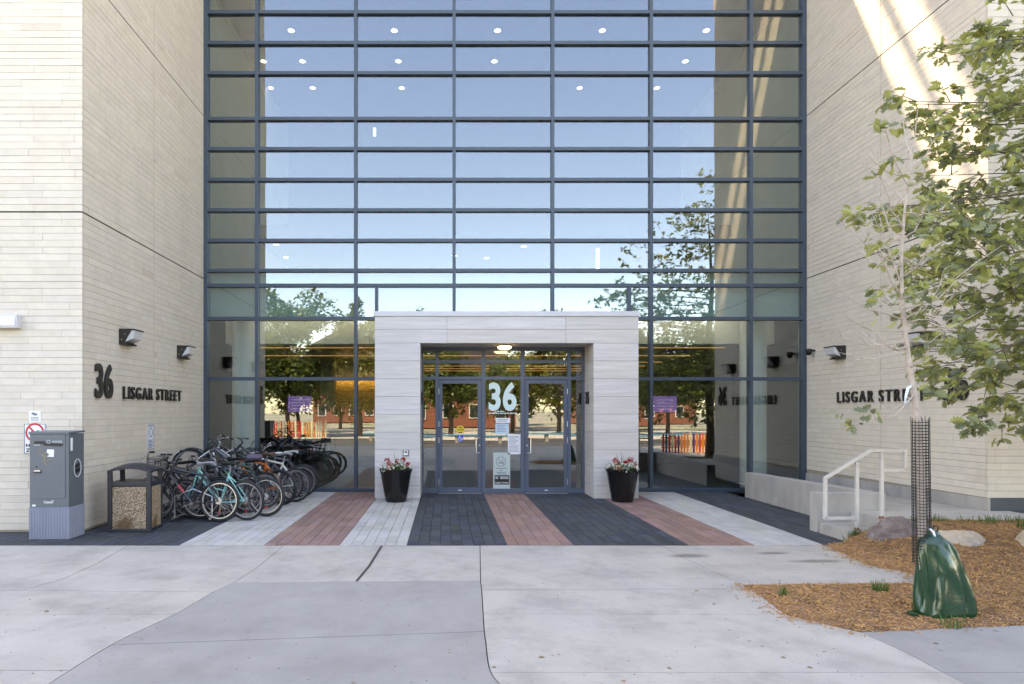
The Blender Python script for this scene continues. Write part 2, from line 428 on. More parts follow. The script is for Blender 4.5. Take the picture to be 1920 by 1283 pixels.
for si, (x0, x1, k) in enumerate(strips):
    m, cname = pm[k]
    st = tag(link('paving_strip', None, None, ((x0+x1)/2, PY0, 0)), None, None, None, 'structure')
    st['label'] = '%s paver strip running up to the glass front' % cname
    n = max(1, round((x1-x0)/.148)); w = (x1-x0)/n
    for c in range(n):
        y = PY0; first = random.choice((.11, .20, .16, .30)) if k != 'd' else random.choice((.14,.3,.22))
        xs = x0 + (c+.5)*w
        while y < PY1 - .02:
            l = min(first if first else .40, PY1 - y); first = None
            if PY1 - y - l < .08: l = PY1 - y
            if not (xs < -5.3 or (-1.36 < xs < -.55 and y > -1.05) or (3.06 < xs < 3.85 and y > -1.05)):
                o = link('paver', paver_mesh(w, round(l, 3), m), st, (xs-(x0+x1)/2, y+l/2-PY0, random.gauss(0, .0009)))
                o.rotation_euler = (random.gauss(0,.0015), random.gauss(0,.002), 0)
            y += l
# dark pavers beside the building's left corner
st = tag(link('paving_strip', None, None, (-7.15, PY0, 0)), 'charcoal paver apron along the left stone wing', None, None, 'structure')
for c in range(25):
    y = PY0; first = random.choice((.14,.3,.22)); xs = -9 + (c+.5)*.148
    while y < -4.73:
        l = min(first or .40, -4.72 - y); first = None
        link('paver', paver_mesh(.148, round(l,3), PDARK), st, (xs+7.15, y+l/2-PY0, random.gauss(0,.0009)))
        y += l

# ================================================================== STONE WINGS
CORNER = -4.70
bcache = {}
def brick_mesh(w, h):
    key = (round(w,4), round(h,4))
    if key not in bcache:
        me = bpy.data.meshes.new('brick'); b = MB(); b.box(-w/2, w/2, 0, .03, -h/2, h/2)
        me.from_pydata(b.v, [], b.f); me.materials.append(STONE); bcache[key] = me
    return bcache[key]
def proj(p):
    d = p[1] - CAMY
    return (CX + p[0]*F/d, CY - (p[2]-EYE)*F/d)
def wing(wx, s, zbase, label):
    root = empty('stone_wing', (wx, CORNER, 0), 0, label, 'building')
    inv = Vector((wx, CORNER, 0))
    def part(name, m, *boxes):
        b = MB()
        for bx in boxes:
            xa, xb = sorted((bx[0], bx[1])); b.box(xa, xb, *bx[2:])
        return b.build(name, m, root, loc=-inv)
    part('wall_core', MORTAR, (wx+s*.009, wx+s*3.0, CORNER+.009, -4.38, 0, 11.3), (wx+s*.009, wx+s*.3, -4.38, .32, 0, 11.3))
    part('outer_wall', STONEP, (wx+s*3.0, wx+s*22, CORNER, -4.38, 0, 11.3))
    part('upper_block', STONEP, (wx+s*.0, wx+s*22, CORNER, 18, 11.3, 32.0))
    part('mid_block', STONEP, (wx+s*.03, wx+s*22, .32, 18, 4.6, 11.3))
    br = []                                  # (centre, w, h, face)
    G = .0055
    segs = [(zbase, 4.682, .1012), (4.70, 8.262, .1018), (8.28, 11.3, .1007)]
    for z0, z1, ch in segs:
        n = round((z1-z0)/ch); ch = (z1-z0)/n
        for k in range(n):
            zc = z0 + (k+.5)*ch; hb_ = ch - random.choice((.002,.003,.004,.0055,.007))
            # side wall: two panels split by the control joint
            for ya, yb in ((CORNER+.036, -2.416), (-2.404, -.02)):
                y = ya; first = random.choice((.13, .30, .44, .60))
                while y < yb - .01:
                    l = min(first or random.choice((.60,.60,.60,.47)), yb - y); first = None
                    if yb - y - l < .09: l = yb - y
                    br.append((Vector((wx, y + l/2, zc)), l - random.choice((.0015,.002,.004)), hb_, 's')); y += l
            x = 0.; first = random.choice((.11, .19, .30, .58))
            while x < 2.99:
                l = min(first or .60, 3.0 - x); first = None
                if 3.0 - x - l < .09: l = 3.0 - x
                br.append((Vector((wx + s*(x + l/2), CORNER, zc)), l - random.choice((.0015,.002,.004)), hb_, 'f')); x += l
    def size(t):
        c, w, h, f = t
        du = Vector((0, w/2, 0)) if f == 's' else Vector((w/2, 0, 0))
        a, q = proj(c - du), proj(c + du)
        if max(a[0], q[0]) < 0 or min(a[0], q[0]) > 1920 or a[1] < 0: return 0
        return abs(a[0]-q[0]) * h * F / (c.y - CAMY)
    br.sort(key=size, reverse=True)
    rest = MB()
    for i, (c, w, h, f) in enumerate(br):
        pr = random.gauss(0, .0012)
        if f == 's': rot = (0, 0, -s*PI/2 if s > 0 else PI/2)
        if i < 300:
            rz = 0 if f == 'f' else (PI/2 if s < 0 else -PI/2)
            c2 = c + (Vector((0, pr, 0)) if f == 'f' else Vector((s*abs(pr), 0, 0)))
            link('brick', brick_mesh(w, h), root, c2 - inv, (0, 0, rz))
        elif f == 's':
            xa, xb = sorted((wx + s*abs(pr), wx + s*.03)); rest.box(xa, xb, c.y-w/2, c.y+w/2, c.z-h/2, c.z+h/2)
        else:
            rest.box(c.x-w/2, c.x+w/2, CORNER+pr, CORNER+.03, c.z-h/2, c.z+h/2)
    o = rest.build('brick_courses', STONE, root, loc=-inv); o['kind'] = 'stuff'
    for z0, z1 in ((4.680, 4.702), (8.260, 8.282)):
        part('soft_joint', SEAL, (wx+s*.004, wx+s*.05, CORNER+.004, 0, z0, z1), (wx+s*.05, wx+s*3, CORNER+.004, CORNER+.05, z0, z1))
    return root
WL, WR = -5.32, 7.95
wing_l = wing(WL, -1, .03, 'pale limestone brick wing on the mailbox and bicycle side of the glass front')
wing_r = wing(WR, 1, .50, 'pale limestone brick wing on the steps and tree side of the glass front')
# concrete plinth at the foot of the right wing
b = MB(); b.add([(WR-.03,CORNER-.02,0),(WR+.02,CORNER-.02,0),(WR+.02,-.05,0),(WR-.03,-.05,0),(WR-.03,CORNER-.02,.50),(WR+.02,CORNER-.02,.50),(WR+.02,-.05,.42),(WR-.03,-.05,.42)],
   [(3,2,1,0),(4,5,6,7),(0,1,5,4),(1,2,6,5),(2,3,7,6),(3,0,4,7)])
b.build('plinth', CONCW, wing_r, loc=(-WR,-CORNER,0))
b = MB(); b.box(WR+.02, WR+22, CORNER-.012, CORNER+.3, .0, .498)
b.build('dark_plinth', mat('dark_plinth', (.05,.055,.065), .6, var=.2, scale=3), wing_r, loc=(-WR,-CORNER,0))

# unseen blocker added above the court; its gap shapes the right wall's sun band
root = empty('added_sun_blocker', (1.3, .15, 13.4), 0, 'added unseen sun blocker high above the glass hall, shaping the light band on the right wing', 'light blocker')
b = MB(); b.box(WL+.01, WR-.01, 0, .3, 16.15, 23.0); b.build('blocker_wall', STONEP, root, loc=(-1.3,-.15,-13.4))
b = MB(); b.box(WL+.01, WR-.01, .05, .25, 14.62, 14.74); b.build('blocker_bar', STONEP, root, loc=(-1.3,-.15,-13.4))
SCREEN = glass_mat('sun_dimming_glass', .05, (.80,.78,.74))  # added tinted pane, dims the sun coming through the gap
b = MB(); b.add([(WL,.15,13.5),(WR,.15,13.5),(WR,.15,16.15),(WL,.15,16.15)], [(0,1,2,3)]); b.build('dimming_pane', SCREEN, root, loc=(-1.3,-.15,-13.4))

# ================================================================== CURTAIN WALL
cw = empty('glass_curtain_wall', (1.3, 0, 0), 0, 'tall blue-grey framed glass curtain wall between the two stone wings', 'window wall')
cl = Vector((-1.3, 0, 0))
cols = [384, 482, 667, 851.5, 1036, 1220.5, 1407.5, 1510]
rows = [-146, -89.5, -32.5, 24, 81.5, 138, 223.5, 280, 337.5, 394.5, 451.5, 507.5, 535.5, 597.5, 710.5, 921]
cxs = [X(c, 0) for c in cols]; cxs[0] = WL + .045; cxs[-1] = WR - .045
rzs = [Z(r, 0) for r in rows]; rzs[-1] = .03
PXL, PXR, PTOP = -1.43, 3.92, 3.80            # portico
TOPZ = rzs[0]
for i, x in enumerate(cxs):
    b = MB(); w = .035 if 0 < i < 7 else .042
    z0 = 0 if x < PXL or x > PXR else PTOP - .1
    b.box(x-w, x+w, -.045, .13, z0, TOPZ); b.build('mullion', FRAME, cw, loc=cl)
for px in (706, 1180):
    x = X(px, 0); b = MB(); b.box(x-.034, x+.034, -.03, .1, PTOP-.1, rzs[12]-.04); b.build('mullion', FRAME, cw, loc=cl)
for j, z in enumerate(rzs):
    spans = [(cxs[0], cxs[-1])] if z > PTOP else [(cxs[0], PXL+.05), (PXR-.05, cxs[-1])]
    for x0, x1 in spans:
        b = MB(); h = .036 if j < 15 else .05
        b.box(x0+.02, x1-.02, -.038, .12, max(z-h, .0), z+h); b.build('transom', FRAME, cw, loc=cl)
SPB = SPAND
def pane(x0, x1, z0, z1, parent, m, y=.03, tilt=.0018, off=cl):
    b = MB(); w, h = (x1-x0)/2, (z1-z0)/2
    b.box(-w, w, -.006, .006, -h, h)
    o = b.build('pane', m, parent, loc=Vector(((x0+x1)/2, y, (z0+z1)/2)) + off)
    o.rotation_euler = (random.gauss(0, tilt), 0, random.gauss(0, tilt))
    return o
e = .03
for j in range(len(rzs)-1):
    z1, z0 = rzs[j]-e, rzs[j+1]+e
    ex = list(cxs)
    if j == 12: ex = cxs[:3] + [X(706,0)] + cxs[3:5] + [X(1180,0)] + cxs[5:]
    if j >= 13: ex = cxs[:3] + [PXL+.05, PXR-.05] + cxs[5:]
    for i in range(len(ex)-1):
        if j >= 13 and abs(ex[i] - (PXL+.05)) < .01: continue
        pane(ex[i]+e, ex[i+1]-e, z0 if j != 12 or ex[i] < PXL-.3 or ex[i+1] > PXR+.3 else max(z0, PTOP-.1), z1, cw, GLASS)
b = MB(); b.box(cxs[0], cxs[-1], .16, .20, rzs[13]-.03, rzs[11]+.03); b.build('spandrel_panel', SPAND, cw, loc=cl)

# ================================================================== HALL BEHIND THE GLASS
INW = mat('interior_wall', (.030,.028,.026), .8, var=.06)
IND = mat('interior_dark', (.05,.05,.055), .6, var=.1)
INL = mat('interior_light', (.80,.80,.77), .7)
FLOORM = mat('lobby_floor', (.16,.16,.165), .28, var=.1, scale=1)
LED = mat('warm_led', (.8,.6,.4), .5, emit=(1.0,.50,.22), estr=.10)
DOWN = mat('downlight_glow', (.9,.9,.9), .5, emit=(1.0,.95,.86), estr=.9)
DOWNR = mat('downlight_rim', (.8,.8,.8), .4)
root = empty('entrance_hall', (1.3, .2, 0), 0, 'dim lobby and tall hall behind the glass front', 'interior')
hl = Vector((-1.3, -.2, 0))
def part(name, m, *boxes):
    b = MB()
    for bx in boxes: b.box(*bx)
    return b.build(name, m, root, loc=hl)
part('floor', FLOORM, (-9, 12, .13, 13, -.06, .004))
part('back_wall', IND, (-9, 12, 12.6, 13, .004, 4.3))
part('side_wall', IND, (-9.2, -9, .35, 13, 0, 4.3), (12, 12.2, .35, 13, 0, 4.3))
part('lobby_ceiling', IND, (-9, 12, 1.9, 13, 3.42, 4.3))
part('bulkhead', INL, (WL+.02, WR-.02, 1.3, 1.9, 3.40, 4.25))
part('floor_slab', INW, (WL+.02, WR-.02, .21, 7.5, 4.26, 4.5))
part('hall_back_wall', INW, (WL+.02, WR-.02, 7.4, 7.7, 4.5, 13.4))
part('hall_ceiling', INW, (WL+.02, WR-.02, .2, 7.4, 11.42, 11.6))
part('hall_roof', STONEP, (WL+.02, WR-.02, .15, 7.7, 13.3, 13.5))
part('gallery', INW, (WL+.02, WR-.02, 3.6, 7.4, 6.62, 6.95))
for (y, xs_) in ((2.05, (-3.9,-1.29,1.32,3.97,6.6)), (3.46, (-5.0,-3.93,-1.29,1.35,6.6)), (4.9, (-5.2,-3.95,-1.3,4.0,6.3))):
    for x in xs_:
        b = MB(); b.lathe([(.10,11.40),(.10,11.43)], 20, (x,y,0)); o = b.build('downlight', DOWNR, root, loc=hl)
        b = MB(); b.lathe([(.075,11.396),(.075,11.40)], 20, (x,y,0)); b.build('lens', DOWN, o)
for x, y in ((-4.9,4.4),(-5.0,5.9),(.3,5.7),(2.3,4.6),(1.3,6.0)):
    b = MB(); b.lathe([(.10,6.60),(.10,6.63)], 16, (x,y,0)); o = b.build('downlight', DOWNR, root, loc=hl)
    b = MB(); b.lathe([(.07,6.597),(.07,6.60)], 16, (x,y,0)); b.build('lens', DOWN, o)
for px, y0_, y1_, d in ((702, 240, 254, 17.5), (1121, 466, 504, 17.5)):
    b = MB(); yy = d-14; x = X(px, yy); b.box(x-.035, x+.035, yy, yy+.05, Z(y1_,yy), Z(y0_,yy)); b.build('wall_lamp', mat('tube_glow', (.9,.9,.9), .5, emit=(.95,.98,1), estr=.6), root, loc=hl)
for d in (16.35, 18.7, 21.1, 22.9, 24.3, 25.6):
    x0 = X(380, 0) if d < 20 else -4.2
    b = MB(); b.box(x0, 7.2, d-14-.012, d-14+.012, 3.40, 3.425); b.build('light_strip', LED, root, loc=hl)
b = MB(); b.box(-5.1, 7.7, .75, .80, 4.20, 4.23); b.build('cove_light', mat('cove_tube', (.9,.9,.9), .5, emit=(1,.97,.92), estr=2.6), root, loc=hl)
COLM = mat('round_column', (.68,.68,.65), .7, var=.1, scale=2)
for x in (-4.72, 7.25):
    b = MB(); b.lathe([(.29,0),(.29,4.3)], 28, (x, .95, 0)); b.build('column', COLM, root, smooth=True, loc=hl)
for x in (-3.6, 1.6, 5.6):
    b = MB(); b.lathe([(.25,0),(.25,3.45)], 20, (x, 5.5, 0)); b.build('column', mat('grey_column', (.20,.20,.21), .6), root, smooth=True, loc=hl)
WOOD = mat('wood_board', (.42,.26,.09), .5, var=.15, scale=3, stretch=(.3,1,4), rand=.1)
for k in range(7):
    b = MB(); b.box(-3.6, -.9, 6.0, 6.04, .35+k*.345, .35+(k+1)*.345-.012); b.build('wood_board', WOOD, root, loc=hl)
b = MB(); b.box(-3.5, -1.0, 5.80, 5.86, 2.79, 2.83); b.build('light_strip', mat('cove_led', (.9,.7,.4), .5, emit=(1.0,.68,.30), estr=3), root, loc=hl)
b = MB(); b.box(-3.6,-.9,6.04,6.3,0,3.42); b.build('partition', IND, root, loc=hl)
SCR = mat('purple_screen', (.1,.05,.3), .3, emit=(.20,.12,.50), estr=.13)
SCRT = mat('screen_lines', (.4,.4,.5), .3, emit=(.4,.35,.7), estr=.12)
for px0, px1, d in ((540, 584, 22.), (1225, 1269, 21.)):
    y = d-14; x0, x1 = X(px0,y), X(px1,y); z0, z1 = Z(773,y), Z(743,y)
    t = empty('wall_screen', ((x0+x1)/2, y, z0), 0, 'purple lit display screen deep in the lobby, ' + ('behind the parked bicycles' if px0 < 800 else 'on the concrete ramp side'), 'screen', 'lobby screens')
    lo = -Vector(((x0+x1)/2, y, z0))
    b = MB(); b.box(x0-.03,x1+.03,y+.01,y+.06,z0-.03,z1+.03); b.build('bezel', BLACK, t, loc=lo)
    b = MB(); b.box(x0,x1,y,y+.012,z0,z1); p = b.build('display', SCR, t, loc=lo)
    b = MB()
    for q in range(4): b.box(x0+.12, x1-.12-.1*(q%2), y-.004, y, z1-.14-q*.1, z1-.115-q*.1)
    b.build('text_lines', SCRT, p)
    b = MB(); b.box((x0+x1)/2-.03,(x0+x1)/2+.03,y+.06,y+.1,0,z1); b.box((x0+x1)/2-.3,(x0+x1)/2+.3,y-.05,y+.25,0.004,.03); b.build('stand', BLACK, t, loc=lo)
t = empty('reception_desk', (3.4, 8.5, 0.004), 0, 'dark reception desk with green front deep in the lobby', 'desk')
b = MB(); b.box(-1.6,1.6,-.35,.35,0,1.0); b.build('front', mat('teal_front', (.03,.09,.09), .5), t)
b = MB(); b.box(-1.7,1.7,-.42,.42,1.0,1.06); b.build('counter', mat('counter', (.3,.28,.25), .3), t)

# ================================================================== ENTRANCE PORTICO
PF = -1.12
pt = empty('entrance_portico', (1.245, PF, 0), 0, 'square grained limestone portico framing the glass entrance doors', 'portico')
pl = -Vector((1.245, PF, 0))
OX0, OX1, OZ = -.51, 3.01, 3.155
core = MB()
core.box(PXL+.015, OX0-.015, PF+.025, -.05, 0, 3.7); core.box(OX1+.015, PXR-.015, PF+.025, -.05, 0, 3.7); core.box(OX0-.015, OX1+.015, PF+.025, -.05, OZ+.015, 3.7)
core.build('core', MORTAR, pt, loc=pl)
def panel(*bx): 
    b = MB(); b.box(*bx); return b.build('stone_panel', PORT, pt, loc=pl)
zz = [0, .2665] + [.2665 + k*.361 for k in range(1, 9)]; zz[-1] = OZ
g = .003
for k in range(len(zz)-1):
    a, c = zz[k]+g, zz[k+1]-g
    panel(PXL, OX0, PF, PF+.03, a, c); panel(OX1, PXR, PF, PF+.03, a, c)
    panel(OX1, OX1+.03, PF+.033, -.05, a, c); panel(OX0-.03, OX0, PF+.033, -.05, a, c)
    panel(PXL, PXL+.03, PF+.033, -.05, a, c); panel(PXR-.03, PXR, PF+.033, -.05, a, c)
vx = [PXL, X(838, PF), X(1061, PF), PXR]
for z0, z1 in ((OZ, 3.435), (3.435, 3.70)):
    for i in range(3): panel(vx[i]+(g if i else 0), vx[i+1]-(g if i < 2 else 0), PF, PF+.03, z0+g, z1-g)
    panel(PXL, PXL+.03, PF+.033, -.05, z0+g, z1-g); panel(PXR-.03, PXR, PF+.033, -.05, z0+g, z1-g)
panel(OX0, OX1, PF+.033, -.25, OZ, OZ+.014)
b = MB(); b.box(PXL-.025, PXR+.025, PF-.025, -.045, 3.70, 3.80); b.build('cap_flashing', FLASH, pt, loc=pl, bevel=.004)

# ceiling lamp, lit
t = empty('ceiling_lamp', (X(946, -.75), -.75, OZ), 0, 'small lit oval ceiling lamp under the portico soffit', 'lamp')
b = MB(); b.lathe([(.15,-.03),(.16,-.02),(.16,0)], 24); b.build('base', DARKMETAL, t, smooth=True)
b = MB(); b.lathe([(.02,-.098),(.09,-.092),(.135,-.07),(.145,-.03)], 24); b.build('diffuser', mat('lamp_glow', (.9,.85,.75), .5, emit=(1,.80,.52), estr=1.0), t, smooth=True)

# ------------------------------------------------------------------ glazed doors
DY = -.25
def dx(c): return X(680 + c/3.2074, DY)
def dz(c): return Z(560 + c/3.2074, DY)
eg = empty('entrance_glazing', (1.25, DY, 0), 0, 'grey framed glass entrance with two doors, sidelights and transoms under the portico', 'doors')
el = -Vector((1.25, DY, 0))
vs_ = [(OX0, dx(366)), (dx(437), dx(457)), (dx(714), dx(737)), (dx(949), dx(973)), (dx(1230), dx(1250)), (dx(1318), OX1)]
for a, c in vs_:
    b = MB(); b.box(a, c, DY-.05, DY+.08, 0, OZ); b.build('mullion', DFRAME, eg, loc=el)
hz = [(dz(315), OZ), (dz(388), dz(372)), (dz(488), dz(470)), (.004, dz(1142))]
for i in range(5):
    x0, x1 = vs_[i][1], vs_[i+1][0]
    for k, (a, c) in enumerate(hz):
        if k == 3 and i in (1, 3): continue
        b = MB(); b.box(x0, x1, DY-.047, DY+.077, a, c); b.build('transom', DFRAME, eg, loc=el)
    pane(x0, x1, hz[1][1], hz[0][0], eg, DGLASS, DY, .0015, el); pane(x0, x1, hz[2][1], hz[1][0], eg, DGLASS, DY, .0015, el)
    if i not in (1, 3): pane(x0, x1, hz[3][1], hz[2][0], eg, DGLASS, DY, .0015, el)
    else:
        z1 = hz[2][0] - .012; st_ = .075
        sgn = 1 if i == 1 else -1
        b = MB(); xa, xb = x0+.008, x1-.008
        b.box(xa, xa+st_, DY-.06, DY+.0, .012, z1); b.box(xb-st_, xb, DY-.06, DY+.0, .012, z1)
        b.box(xa+st_, xb-st_, DY-.06, DY+.0, z1-.075, z1); b.box(xa+st_, xb-st_, DY-.06, DY+.0, .012, .125)
        dr = b.build('door', DFRAME, eg, loc=el)
        q = pane(xa+st_, xb-st_, .125, z1-.075, dr, DGLASS, DY-.03, .0015, Vector((0,0,0)))
        hx = xb-st_*.5 if sgn > 0 else xa+st_*.5
        ho = hx - sgn*.075
        b = MB(); za, zb = dz(927), dz(838)
        b.tube([(hx,DY-.06,za),(hx-.01*sgn,DY-.11,za),(ho,DY-.115,za),(ho,DY-.115,(za+zb)/2),(ho,DY-.115,zb),(hx-.01*sgn,DY-.11,zb),(hx,DY-.06,zb)], .014, 8)
        b.build('handle', STEEL, dr, smooth=True)
        b = MB(); b.lathe([(.018,-.072),(.018,-.06)], 12, (hx, DY, (za+zb)/2), 'y'); b.build('lock', STEEL, dr)
        kx = xa if sgn > 0 else xb
        for hzv in (.25, 1.15, 1.5, 2.2):
            b = MB(); b.tube([(kx-.004*sgn,DY-.062,hzv-.06),(kx-.004*sgn,DY-.062,hzv+.06)], .009, 8); b.build('hinge', STEEL, dr)
        b = MB(); b.box((xa+xb)/2-.035,(xa+xb)/2+.035, DY-.063, DY-.06, .06, .078); b.build('maker_plate', WHITE, dr)
        b = MB(); b.box(x0, x1, DY-.09, DY+.08, 0, .010); b.build('threshold', STEEL, eg, loc=el)
# ================================================================== LETTERING AND SIGNS
gcache = {}
def glyph(ch, bold=.02, ext=.1):
    key = (ch, bold, ext)
    if key not in gcache:
        cu = bpy.data.curves.new('glyph', 'FONT'); cu.body = ch; cu.size = 1; cu.extrude = ext; cu.offset = bold; cu.resolution_u = 6
        o = bpy.data.objects.new('glyph', cu); C.objects.link(o)
        dg = bpy.context.evaluated_depsgraph_get()
        me = bpy.data.meshes.new_from_object(o.evaluated_get(dg))
        C.objects.unlink(o); bpy.data.objects.remove(o)
        xs = [v.co.x for v in me.vertices]; ysq = [v.co.y for v in me.vertices]
        gcache[key] = (me, min(xs), max(xs), min(ysq), max(ysq))
    return gcache[key]
FR_FRONT = Matrix(((1,0,0),(0,0,-1),(0,1,0)))        # text on a face that looks to -y
FR_LEFT = Matrix(((0,0,1),(1,0,0),(0,1,0)))          # on the left wing's side wall, looks to +x
FR_RIGHT = Matrix(((0,0,-1),(-1,0,0),(0,1,0)))       # on the right wing's side wall, looks to -x
CAPH = None
def write(s, parent, origin, frame, h, length, m, depth=.02, bold=.03, wx=None, name='letter', gap=.28, joined=None):
    """letters of cap height h spread over length, starting at origin (relative to parent)"""
    me0, a0, a1, b0, b1 = glyph('H', bold)
    sy = h/(b1-b0); base = b0
    ws = []
    for ch in s:
        if ch == ' ': ws.append(.40*h/.5)
        else:
            _, x0, x1, _, _ = glyph(ch, bold); ws.append((x1-x0))
    nat = sum(w for w, ch in zip(ws, s) if ch != ' ')
    ns, ng = s.count(' '), len(s)-1
    spw = h*.72
    gapm = h*gap
    sx = (length - ns*spw - gapm*(len(s)-1-2*ns if ns else len(s)-1)) / nat
    u = 0; jb = MB()
    for i, ch in enumerate(s):
        if ch == ' ': u += spw; continue
        me, x0, x1, y0, y1 = glyph(ch, bold)
        M3 = frame @ Matrix(((sx,0,0),(0,sy,0),(0,0,depth/.2)))
        off = Vector(origin) + frame @ Vector((u - x0*sx, -base*sy, depth*.5))
        if joined is not None:
            joined.add([M3 @ v.co + off for v in me.vertices], [tuple(p.vertices) for p in me.polygons])
        else:
            md = me.copy(); md.materials.clear(); md.materials.append(m); md.transform(M3.to_4x4())
            link(name, md, parent, off)
        u += (x1-x0)*sx + (gapm if i+1 < len(s) and s[i+1] != ' ' else 0)
    return u
NBOLD = .035
def numerals(loc, frame, h, w, label):
    t = empty('number_sign', loc, 0, label, 'sign')
    write('36', t, (0,0,0), frame, h, w, LETTER, .03, .022, name='numeral', gap=.10); return t
def street(loc, frame, h, w, label):
    t = empty('street_lettering', loc, 0, label, 'sign')
    write('LISGAR STREET', t, (0,0,0), frame, h, w, LETTER, .03, .012, gap=.30); return t
numerals((WL+.012, -4.40, 1.975), FR_LEFT, .52, .50, 'large dark raised number 36 on the stone wall near the mailbox')
street((WL+.012, -3.56, 1.975), FR_LEFT, .208, 2.27, 'dark raised letters LISGAR STREET on the stone wall above the bicycles')
street((WR-.012, -1.17, 1.945), FR_RIGHT, .215, 2.35, 'dark raised letters LISGAR STREET on the stone wall behind the sapling')
numerals((WR-.012, -3.88, 1.945), FR_RIGHT, .52, .50, 'large dark raised number 36 on the stone wall behind the tree leaves')
numerals((OX1-.006, -.50, 1.93), FR_RIGHT, .25, .25, 'small dark number 36 on the portico jamb beside the door with the paper notice')
numerals((OX0+.006, -.78, 1.93), FR_LEFT, .25, .25, 'small dark number 36 on the portico jamb beside the door with the yellow disc')

# number and notices on the centre pane
VIN = mat('pale_teal_vinyl', (.58,.74,.72), .6)
PY = DY - .012
t = empty('window_number', (dx(757), PY, dz(674)), 0, 'large pale teal number 36 on the glass between the doors', 'sign')
write('36', t, (0,0,0), FR_FRONT, dz(507)-dz(674), dx(925)-dx(757), VIN, .004, .035, name='numeral', gap=.08)
b = MB(); random.seed(3)
for r_, (a, c) in enumerate(((808, 850), (757, 928))):
    u = a
    while u < c:
        w_ = random.uniform(8, 22); b.box(dx(u), dx(min(u+w_, c)), PY-.002, PY, dz(682+r_*11), dz(676+r_*11)); u += w_+5
b.build('small_print', VIN, t, loc=-Vector((dx(757), PY, dz(674))))
def notice(x0, x1, y0, y1, base, inks, label, y=PY):
    loc = Vector(((dx(x0)+dx(x1))/2, y, dz(y1)))
    t = empty('notice', loc, 0, label, 'notice')
    b = MB(); b.box(dx(x0), dx(x1), y-.003, y, dz(y1), dz(y0)); sh = b.build('sheet', base, t, loc=-loc)
    if inks:
        b = MB()
        for (a, c, p, q) in inks: b.box(dx(a), dx(c), y-.0045, y-.003, dz(q), dz(p))
        b.build('print', INK, t, loc=-loc)
    return t, loc
INK = mat('print_ink', (.16,.18,.22), .7)
PAPER = mat('paper', (.70,.71,.72), .7)
PAPERB = mat('blue_paper', (.45,.60,.68), .7, col2=(.6,.68,.72), c2scale=8)
FROST = mat('frosted_film', (.42,.50,.47), .6)
lines = lambda x0, x1, y0, y1, n: [(x0, x0+(x1-x0)*random.uniform(.6,1), y0+(y1-y0)*k/n, y0+(y1-y0)*(k+.32)/n) for k in range(n)]
notice(800, 886, 718, 749, PAPER, lines(812,876,727,745,2), 'narrow white notice topping the notices on the entrance glass')
notice(798, 879, 753, 816, PAPERB, lines(806,872,760,808,5), 'pale blue notice taped on the glass between the doors')
notice(873, 950, 815, 936, PAPER, lines(880,942,828,926,13), 'tall white typed paper notice taped beside the door handle')
t, loc = notice(785, 886, 926, 1150, FROST, [], 'grey-green no smoking panel low on the glass between the doors')
b = MB(); cx_, cz_ = dx(831), dz(980); rr = dx(859)-dx(831)
b.torus((cx_, PY-.004, cz_), rr, .006, 32, 6, .3)
b.obox((cx_, PY-.004, cz_), (rr*.7,0,-rr*.7), (0,.002,0), (.004,0,.004)); b.obox((cx_, PY-.004, cz_-.03), (rr*.62,0,0), (0,.002,0), (0,0,.010))
b.tube([(cx_+.03,PY-.004,cz_-.01),(cx_+.05,PY-.004,cz_+.03),(cx_+.03,PY-.004,cz_+.06)], .006, 5)
for (a, c, p) in ((802,868,1018),(826,840,1030),(806,864,1042),(808,862,1052)):
    u = a
    while u < c: b.box(dx(u), dx(min(u+5, c)), PY-.005, PY-.003, dz(p+6), dz(p)); u += 7
b.build('symbol', INK, t, loc=-loc)
b = MB(); b.box(dx(793), dx(881), PY-.006, PY-.003, dz(1118), dz(1062)); pl_ = b.build('black_panel', BLACK, t, loc=-loc)
b = MB(); write('NO SMOKING', None, (dx(799), PY-.006, dz(1085)), FR_FRONT, dz(1069)-dz(1085), dx(875)-dx(799), WHITE, .003, .02, gap=.12, joined=b)
write('BUILDING ENTRANCE', None, (dx(799), PY-.006, dz(1112)), FR_FRONT, dz(1103)-dz(1112), dx(875)-dx(799), WHITE, .003, .02, gap=.12, joined=b)
b.build('lettering', WHITE, pl_)
YEL = mat('yellow_vinyl', (.80,.55,.02), .5)
dyf = DY - .042
t = empty('caution_disc', (dx(587), dyf, dz(812)), 0, 'round yellow caution sticker on the glass door', 'sticker')
b = MB(); b.lathe([(dx(612)-dx(587), -.003), (dx(612)-dx(587), 0)], 28, (0,0,dz(788)-dz(812)), 'y'); b.build('disc', YEL, t)
b = MB(); write('CAUTION', None, (dx(567)-dx(587), -.004, dz(793)-dz(812)), FR_FRONT, dz(783)-dz(793), dx(607)-dx(567), INK, .002, .03, gap=.12, joined=b)
for q in (771, 802): b.box(dx(575)-dx(587), dx(599)-dx(587), -.0045, -.003, dz(q+6)-dz(812), dz(q)-dz(812))
b.build('lettering', BLACK, t)
t = empty('access_sticker', (dx(587), dyf, dz(858)), 0, 'small blue wheelchair access sticker below the yellow disc', 'sticker')
b = MB(); hh = dz(819)-dz(858); b.box(dx(571)-dx(587), dx(603)-dx(587), -.003, 0, 0, hh); b.build('sheet', mat('access_blue', (.02,.08,.45), .5), t)
b = MB(); b.torus((-.01,-.004,hh*.36), .03, .006, 20, 5, .3); b.tube([(-.015,-.004,hh*.78),(-.012,-.004,hh*.5),(.025,-.004,hh*.48),(.045,-.004,hh*.2)], .008, 5); b.lathe([(.012,-.005),(.012,-.003)], 12, (-.015,0,hh*.85), 'y'); b.build('symbol', WHITE, t)
t = empty('intercom', (X(761, PF), PF, Z(855, PF)), 0, 'small white card reader box on the portico pier by the planter', 'intercom')
